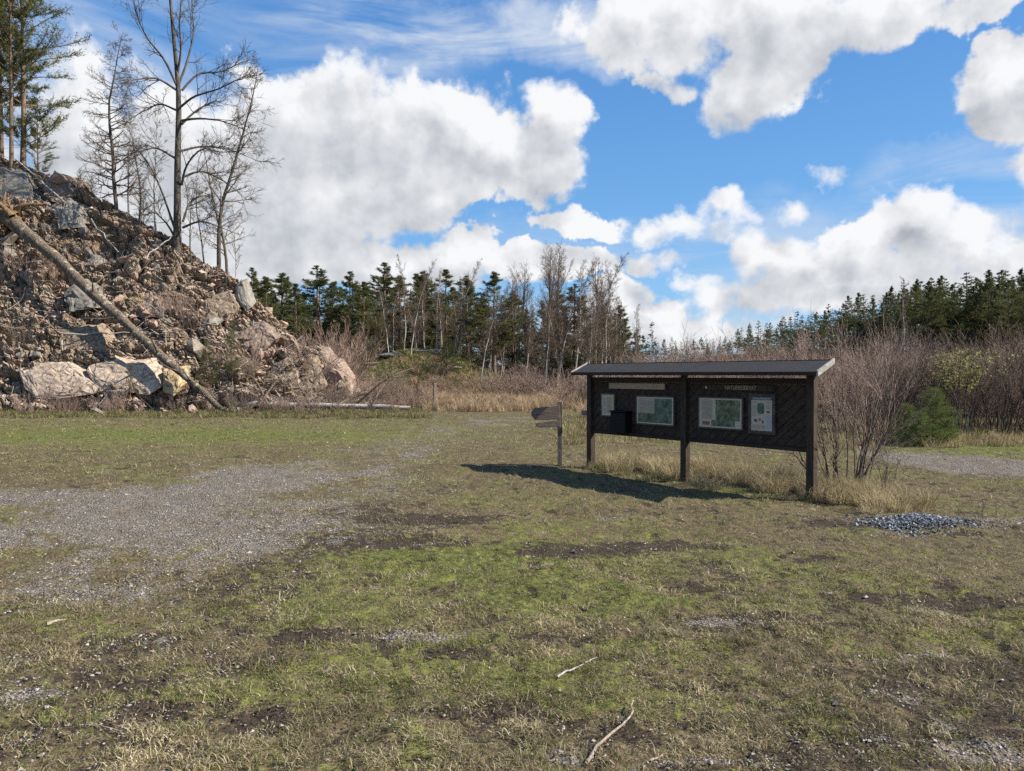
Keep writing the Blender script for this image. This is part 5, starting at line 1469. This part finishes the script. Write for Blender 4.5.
    x, y, z = crest(130, Yoff=.8); k2.put(x, y, z, 6.6, 1, 'thin white stemmed birch just right of the bare conifer', 'bare trees on the crest of the slope')
    x, y, z = crest(157, Yoff=.5); k2.put(x, y, z, 7.2, 2.5, 'thin pale stemmed tree between the bare conifer and the tallest bare tree', 'bare trees on the crest of the slope')
    x, y, z = crest(192, Yoff=-.3); k3.put(x, y, z, 4.2, 4, 'small crooked bare tree at the foot of the tallest bare tree', 'bare trees on the crest of the slope')
    x, y, z = crest(205, Yoff=.4); k3.put(x, y, z, 5.0, 2, 'leaning bare sapling between the tallest and the slender bare tree', 'bare trees on the crest of the slope', 1, (0, .15))
    x, y, z = crest(236, Yoff=.4); k2.put(x, y, z, 4.2, 5, 'small bare sapling right of the slender bare tree', 'bare trees on the crest of the slope')
    x, y, z = crest(228, Yoff=2.5); k1.put(x, y, z, 8.6, 3, 'twiggy bare tree behind the slender one on the crest', 'bare trees on the crest of the slope')
    x, y, z = crest(140, Yoff=3.0); k1.put(x, y, z, 6.5, 5, 'twiggy bare tree behind the thin white birch', 'bare trees on the crest of the slope')
    yk = conifer_kind('young_spruce', 541, 1.6, 'young', M_PINEBARK, M_SPRUCE, fine=1.2)
    x, y, z = crest(145, Yoff=.1); yk.put(x, y, z, 2.0, 0, 'small dark spruce between the white birch and the tallest bare tree', 'young spruces on the crest', .7)
    x, y, z = crest(82, Yoff=0.2); yk.put(x, y, z + .2, 1.3, 1, 'little dark spruce on the crest left of the bare conifer', 'young spruces on the crest', .9)
    x, y, z = crest(93, Yoff=0.3); yk.put(x, y, z + .2, 1.3, 3, 'second little dark spruce on the crest, nearest the bare conifer', 'young spruces on the crest', .9)
crest_trees()

# ---- the wood in the middle distance
def middle_wood():
    rg = np.random.default_rng(600)
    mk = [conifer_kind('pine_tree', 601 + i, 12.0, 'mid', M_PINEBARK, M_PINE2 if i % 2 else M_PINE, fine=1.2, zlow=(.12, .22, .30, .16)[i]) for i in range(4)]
    sk = [conifer_kind('spruce_tree', 611, 12.0, 'spruce', M_PINEBARK, M_SPRUCE)]
    ordw = ['first', 'second', 'third', 'fourth', 'fifth', 'sixth', 'seventh', 'eighth', 'ninth', 'tenth', 'eleventh', 'twelfth', 'thirteenth', 'fourteenth', 'fifteenth', 'sixteenth', 'seventeenth', 'eighteenth', 'nineteenth', 'twentieth', 'twenty-first', 'twenty-second']
    front = [(252, 268, 74), (266, 277, 70), (281, 274, 76), (296, 284, 70), (317, 266, 72), (334, 282, 76), (350, 272, 72), (364, 282, 70), (384, 263, 74), (400, 276, 78), (424, 272, 74), (446, 270, 72), (467, 276, 76), (494, 272, 64), (512, 292, 74), (575, 284, 72), (552, 300, 76), (602, 304, 74), (620, 306, 78)]
    front.sort()
    for i, (px, top, Y) in enumerate(front):
        x = (px - CX) / F * Y; z = gz(x, Y); h = CAMZ + (HZ - top) / F * Y - z
        if px == 494: lab = 'tallest nearest pine with a broad full crown in the middle of the wood'
        else: lab = '%s pine from the rubble slope in the front row of the wood' % ordw[i]
        mk[i % 4].put(x, Y, z, h, rg.uniform(0, 6), lab, 'front row pines of the wood', rg.uniform(1.45, 2.1) if px != 494 else 1.9)
    for px, top, Y in ((637, 327, 110), (652, 321, 104), (664, 338, 118), (645, 345, 112)):
        x = (px - CX) / F * Y; z = gz(x, Y); sk[0].put(x, Y, z, CAMZ + (HZ - top) / F * Y - z, rg.uniform(0, 6), {637: 'dark pointed spruce left of the slim one past the end of the wood', 652: 'slim dark spruce standing alone against the clouds past the wood', 664: 'low dark spruce right of the slim lone one', 645: 'short dark spruce between the pointed and the slim ones'}[px], 'spruces past the end of the wood', .8)
    sk[0].put((447 - CX) / F * 60, 60, gz((447 - CX) / F * 60, 60), 3.2, 0, 'small bushy spruce at the edge of the wood behind the wooden stake', 'young spruces in the wood', 1.5)
    for n in range(44):
        px = 236 + n * 9.5 + rg.uniform(-4, 4); Y = rg.uniform(84, 104); x = (px - CX) / F * Y; z = gz(x, Y)
        top = np.interp(px, [236, 300, 380, 450, 520, 580, 640], [285, 290, 284, 287, 298, 303, 326]) + rg.uniform(-12, 16)
        (mk[n % 4] if n % 3 else sk[0]).put(x, Y, z, CAMZ + (HZ - top) / F * Y - z, rg.uniform(0, 6), 'dark conifer deeper in the wood behind the front row', 'conifers deep in the wood', rg.uniform(1.3, 1.8), name='conifer' )
    bk = [bare_kind('birch_tree', [M_PALEBARK, M_TWIG], 631, 12.0, .10, 44, 10, 5, l1=.20, l2=.5, a1=.62, t0=.28, trop=.06, twig=.0065), bare_kind('birch_tree', [M_PALEBARK, M_TWIG], 632, 12.0, .09, 38, 10, 5, l1=.24, l2=.5, a1=.55, t0=.25, trop=.05, twig=.0065),
          bare_kind('bare_tree', [M_GREYBARK, M_TWIG], 633, 13.0, .14, 28, 10, 5, l1=.30, l2=.5, a1=.6, t0=.3, trop=.06, twig=.007, fork=2)]
    bare = [(389, 286, 66, 1), (404, 257, 64, 0), (411, 262, 62, 1), (428, 275, 68, 0), (437, 268, 64, 1), (441, 284, 62, 0), (452, 262, 68, 1), (458, 280, 64, 0), (481, 290, 60, 1), (519, 270, 66, 2), (532, 268, 68, 2), (541, 250, 64, 2), (549, 258, 70, 2), (557, 262, 66, 1), (566, 250, 68, 2), (573, 264, 64, 0), (582, 258, 70, 1), (590, 262, 66, 2), (598, 272, 70, 0), (606, 270, 68, 1), (613, 286, 72, 0), (621, 290, 74, 1), (628, 300, 76, 0), (525, 290, 62, 0), (562, 300, 60, 1), (585, 296, 60, 0), (596, 300, 62, 1), (545, 296, 60, 1)]
    bare.sort(); nm = {0: 'birch', 1: 'birch', 2: 'bare tree'}
    for i, (px, top, Y, k) in enumerate(bare):
        x = (px - CX) / F * Y; z = gz(x, Y)
        g = 'bare trees left of the tallest nearest pine' if px < 494 else 'bare trees right of the tallest nearest pine'
        j = len([1 for b in bare[:i] if (b[0] < 494) == (px < 494)])
        lab = '%s bare tree from the left among those %s of the broad nearest pine' % (ordw[j], 'left' if px < 494 else 'right')
        bk[k].put(x, Y, z, CAMZ + (HZ - top) / F * Y - z, rg.uniform(0, 6), lab, g, rg.uniform(.85, 1.15))
    for n in range(60):
        px = rg.uniform(370, 640); Y = rg.uniform(64, 84); x = (px - CX) / F * Y; z = gz(x, Y)
        bk[n % 2].put(x, Y, z, rg.uniform(5, 10), rg.uniform(0, 6), 'thin bare sapling among the trunks of the wood', 'saplings in the wood', rg.uniform(.8, 1.1), name='bare_sapling')
middle_wood()

# ---- the wood on the right
def right_wood():
    rg = np.random.default_rng(700)
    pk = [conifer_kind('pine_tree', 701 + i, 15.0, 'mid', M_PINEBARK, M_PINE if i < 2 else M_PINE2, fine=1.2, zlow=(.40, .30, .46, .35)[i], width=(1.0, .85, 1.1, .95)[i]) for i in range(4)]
    sk = [conifer_kind('spruce_tree', 711 + i, 14.0, 'spruce', M_PINEBARK, M_SPRUCE, width=.9) for i in range(2)]
    skyl = ([640, 668, 690, 715, 735, 752, 770, 790, 812, 836, 858, 880, 905, 930, 955, 980, 1005, 1030, 1060, 1100], [347, 345, 340, 344, 338, 326, 328, 320, 318, 308, 300, 298, 288, 282, 280, 279, 276, 272, 268, 262])
    n = 0
    for row, (Ya, step, dy) in enumerate(((0, 13.0, 0), (12, 11.0, 2), (24, 10, 4), (38, 9.0, 4), (54, 9.0, 6))):
        px = 655 + row * 3
        while px < 1105:
            Y = np.interp(px, [655, 740, 800, 1100], [165, 140, 118, 84]) + Ya + rg.uniform(-4, 4)
            x = (px - CX) / F * Y; z = gz(x, Y); top = np.interp(px, *skyl) + rg.uniform(-9, 9) + dy * .5
            h = CAMZ + (HZ - top) / F * Y - z
            u = rg.uniform()
            k = sk[n % 2] if (u < .5 if px < 800 else u < (.2 if row < 2 else .75)) else pk[n % 4]
            spr = k in sk
            k.put(x, Y, z, h, rg.uniform(0, 6), ('dark pointed spruce' if spr else 'tall pine') + (' in the front rank' if row == 0 else ' behind the front rank') + ' of the wood on the right', ('spruces' if spr else 'pines') + (' in the front rank' if row == 0 else ' behind the front rank') + ' of the right hand wood', rg.uniform(.95, 1.4))
            px += step * rg.uniform(.6, 1.4); n += 1
    b = bare_kind('birch_tree', [M_BIRCH, M_TWIG], 721, 13.0, .12, 30, 8, 3, l1=.16, a1=.5, t0=.5, trop=.08, twig=.013)
    Y = 80.; x = (902 - CX) / F * Y; b.put(x, Y, gz(x, Y), CAMZ + (HZ - 277) / F * Y - gz(x, Y), 0, 'tall slim birch with a white stem before the dark wood on the right', None)
right_wood()

# ---- thickets
def thickets():
    rg = np.random.default_rng(800)
    sh = []
    for i in range(5):
        s, t, _ = shrub_meshes(801 + i, 3.0, 30, 10, 5, spread=.24, r0=.015, twig=.0055, wide=.75)
        sh.append(Kind('bare_shrub', [('stems', s), ('twigs', t)], [M_TWIG, M_REDTWIG], 'shrub'))
    low = []
    for i in range(3):
        s, t, _ = shrub_meshes(811 + i, 1.5, 24, 9, 4, spread=.5, r0=.010, twig=.006, wide=.6, t0=.15)
        low.append(Kind('bare_shrub', [('stems', s), ('twigs', t)], [M_TWIG, M_REDTWIG], 'shrub'))
    def put(k, px, Y, h, lab, grp, wide=1.0):
        x = (px - CX) / F * Y; k.put(x, Y, gz(x, Y), h, rg.uniform(0, 6), lab, grp, wide)
    for i in range(13):                                       # nearest, along the path on the right
        put(sh[i % 5], 852 + i * 20 + rg.uniform(-6, 6), rg.uniform(20.5, 23.5), rg.uniform(1.6, 2.7), 'reddish bare shrub in the thicket just beyond the gravel path', 'shrubs beyond the gravel path', rg.uniform(.85, 1.15))
    for i in range(34):
        px = 630 + i * 14 + rg.uniform(-6, 6)
        put(sh[i % 5], px, rg.uniform(27, 31), np.interp(px, [640, 700, 800, 1100], [2.6, 3.1, 3.15, 2.85]) * rg.uniform(.62, 1.12), 'reddish bare shrub in the thicket behind the noticeboard', 'shrubs behind the noticeboard', rg.uniform(.9, 1.25))
    for i in range(29):
        px = 575 + i * 17.5 + rg.uniform(-6, 6)
        put(sh[i % 5], px, rg.uniform(37, 46), np.interp(px, [575, 640, 720, 1100], [2.2, 2.7, 3.0, 3.1]) * rg.uniform(.7, 1.15), 'reddish bare shrub at the back of the thicket', 'shrubs at the back of the thicket', rg.uniform(1.0, 1.4))
    for i in range(26):                                       # brush between the slope and the meadow
        px = 318 + rg.uniform(0, 95); Y = rg.uniform(36, 50)
        put(low[i % 3], px, Y, rg.uniform(.9, 1.8) * Y / 42, 'low brown brush between the slope end and the wooden stake', 'brush at the slope end', rg.uniform(.9, 1.3))
    for i in range(26):
        px = rg.uniform(395, 640); Y = rg.uniform(50, 62)
        put(low[i % 3], px, Y, rg.uniform(.9, 1.9) * (.6 if px < 480 else 1.15), 'low brown brush along the front edge of the wood', 'brush along the edge of the wood', rg.uniform(1.0, 1.4))
    for i in range(30):
        px = 470 + i * 6 + rg.uniform(-4, 4); Y = rg.uniform(72, 84)
        put(low[i % 3], px, Y, rg.uniform(1.8, 3.2), 'brown undergrowth shrub between the trunks of the wood', 'undergrowth shrubs of the wood', rg.uniform(1.2, 1.7))
    for i in range(24):                                       # behind the right end of the slope, rising to the wood
        px = rg.uniform(268, 350); Y = rg.uniform(56, 66)
        x = (px - CX) / F * Y; low[i % 3].put(x, Y, gz(x, Y), rg.uniform(2.2, 4.2), rg.uniform(0, 6), 'brown twiggy shrub behind the right hand skyline of the slope', 'shrubs behind the slope', 1.0)
    for i in range(15):                                       # at the foot of the slope
        px = rg.uniform(-30, 340); Y = rg.uniform(31.2, 34)
        put(low[i % 3], px, Y, rg.uniform(.5, 1.3), 'thin brown brush in the weeds at the foot of the slope', 'brush at the foot of the slope', rg.uniform(.6, 1.0))
    for i in range(9):                                        # in front of the lying birch
        px = (246, 262, 281, 300, 318, 337, 352, 371, 392)[i]; Y = rg.uniform(33.0, 34.0)
        put(low[i % 3], px, Y, rg.uniform(.45, .95), 'thin brown twigs growing up in front of the fallen birch', 'twigs before the fallen birch', rg.uniform(.5, .8))
    for i in range(9):
        px = rg.uniform(20, 330); py = rg.uniform(np.interp((px - CX) / F, HA, HY) + 20, 390); p = hill_hit(px, py)
        low[i % 3].put(p[0], p[1], p[2], rg.uniform(.8, 1.9), rg.uniform(0, 6), 'thin bare brush growing between the rocks of the slope', 'brush on the slope', .7)
    # the shrub beside the board
    s, t, _ = shrub_meshes(831, 2.45, 22, 11, 4, spread=.34, r0=.013, twig=.0028, wide=.28, t0=.22)
    x, y = G(846, 489); Kind('bare_shrub', [('stems', s), ('twigs', t)], [M_GREYBARK, M_REDTWIG], 'shrub').put(x, y, gz(x, y), 2.35, .4, 'nearest bare shrub, many grey stems fanning out beside the noticeboard', None)
    s, t, _ = shrub_meshes(832, 1.0, 6, 7, 3, spread=.3, r0=.008, twig=.0028, wide=.12)
    x, y = G(886, 492); bmj = bmesh.new(); bmj.from_mesh(s); bmj.from_mesh(t); sj = bpy.data.meshes.new('stems'); bmj.to_mesh(sj); bmj.free()
    k = Kind('bare_shrub', [('stems', sj)], [M_GREYBARK], 'shrub'); k.put(x, y, gz(x, y), .85, 1, 'small dark twiggy sapling right of the nearest bare shrub', None)
    x, y = G(985, 528); k.put(x, y, gz(x, y), .42, 2, 'lone dark twig sapling just right of the bluish gravel heap', None)
    x, y = G(829, 502); k.put(x, y, gz(x, y), .55, 4, 'few short twigs standing against the near post of the noticeboard', None)
    # willow with yellow catkins
    s, t, b2 = shrub_meshes(841, 2.9, 12, 9, 5, spread=.28, r0=.020, twig=.005, wide=.35, t0=.4)
    rg2 = np.random.default_rng(842); sel = b2[(b2[:, -1, 2] > 1.5) & (b2[:, -1, 2] < 2.6)]; c = sel[:, 1:, :].reshape(-1, 3)
    V, Q = needles(c, np.tile(UP, (len(c), 1)), .06, np.full(len(c) * 3, .05), rg2, 3, 1.0)
    cat = make_mesh('catkins', V, [Q], {'Tint': np.repeat(rg2.uniform(0, 1, len(V) // 4), 4)})
    Y = 19.8; x = (963 - CX) / F * Y; Kind('willow_shrub', [('stems', s), ('twigs', t), ('catkins', cat)], [M_GREYBARK, M_TWIG, M_CATKIN], 'shrub').put(x, Y, gz(x, Y), 2.55, .6, 'shrub with pale yellow catkins right of the young pines', None)
    s, t, _ = shrub_meshes(843, 3.2, 14, 8, 5, spread=.22, r0=.024, twig=.005, wide=.35, t0=.4)
    k = Kind('bare_shrub', [('stems', s), ('twigs', t)], [M_GREYBARK, M_TWIG], 'shrub'); Y = 20.5
    for px, lab in ((1003, 'dark stemmed bare shrub right of the yellow catkin shrub'), (1034, 'dark stemmed bare shrub at the right edge of the photo')):
        x = (px - CX) / F * Y; k.put(x, Y, gz(x, Y), 2.9, px, lab, None)
    yk = [conifer_kind('young_pine', 851 + i, 1.6, 'young', M_PINEBARK, M_YOUNG, fine=2.4, dens=2.0, width=1.15) for i in range(2)]
    for i, (px, top, Y, w, lab) in enumerate(((934, 386, 18.0, 1.5, 'bright green young pine, tallest of the little clump before the thicket'), (906, 402, 18.6, 1.6, 'darker young pine left of the tallest in the clump before the thicket'), (921, 410, 17.6, 1.8, 'low young pine in front of the two taller ones in the clump'), (948, 416, 18.0, 1.6, 'small young pine at the right of the clump before the thicket'))):
        x = (px - CX) / F * Y; z = gz(x, Y); yk[i % 2].put(x, Y, z, CAMZ + (HZ - top) / F * Y - z, px, lab, 'young pines before the thicket', w)
    sg = conifer_kind('young_pine', 856, 1.6, 'young', M_PINEBARK, M_PINE, fine=1.6, dens=1.0)
    for px, py, h, lab in ((136, 393, 1.3, 'small green pine sapling beside the cracked pale slab at the slope foot'), (212, 388, 2.2, 'dark green sapling in the brush right of the leaning trunk'), (236, 378, 2.6, 'taller dark green sapling right of the leaning trunk tip'), (418, 398, 1.5, 'little green pine left of the wooden stake')):
        if px < 300: p = hill_hit(px, py) + np.array([0, -.5, 0])
        else: p = np.array([(px - CX) / F * 40, 40, gz((px - CX) / F * 40, 40)])
        sg.put(p[0], p[1], p[2], h, px, lab, 'green saplings about the slope', .9)
    for px, py, Y, w, lab in ((372, 372, 62, 30, 'pale rock ledge on the left flank of the knoll in the wood'), (392, 361, 63, 44, 'long pale rock ledge along the top of the knoll in the wood'), (430, 364, 63, 36, 'pale rock ledge on the right shoulder of the knoll in the wood'), (452, 374, 61, 26, 'small pale ledge low on the right side of the knoll in the wood')):
        x = (px - CX) / F * Y; o = put_rock((x, Y, gz(x, Y) + .05), 1.0, px % 12, False, (0, 0, .2), lab, 'rock ledges of the knoll', 'boulder'); s0 = w / F * Y; o.scale = (s0, s0 * .6, s0 * .28)
    s_ = conifer_kind('juniper_bush', 861, 2.0, 'young', M_PINEBARK, M_PINE, fine=1.2)
    for i in range(14):
        px = rg.uniform(325, 470); Y = rg.uniform(56, 68); x = (px - CX) / F * Y
        s_.put(x, Y, gz(x, Y), rg.uniform(1.0, 2.6), px, 'dark green juniper bush on the grassy knoll in the wood', 'junipers on the knoll', rg.uniform(.8, 1.2))
thickets()
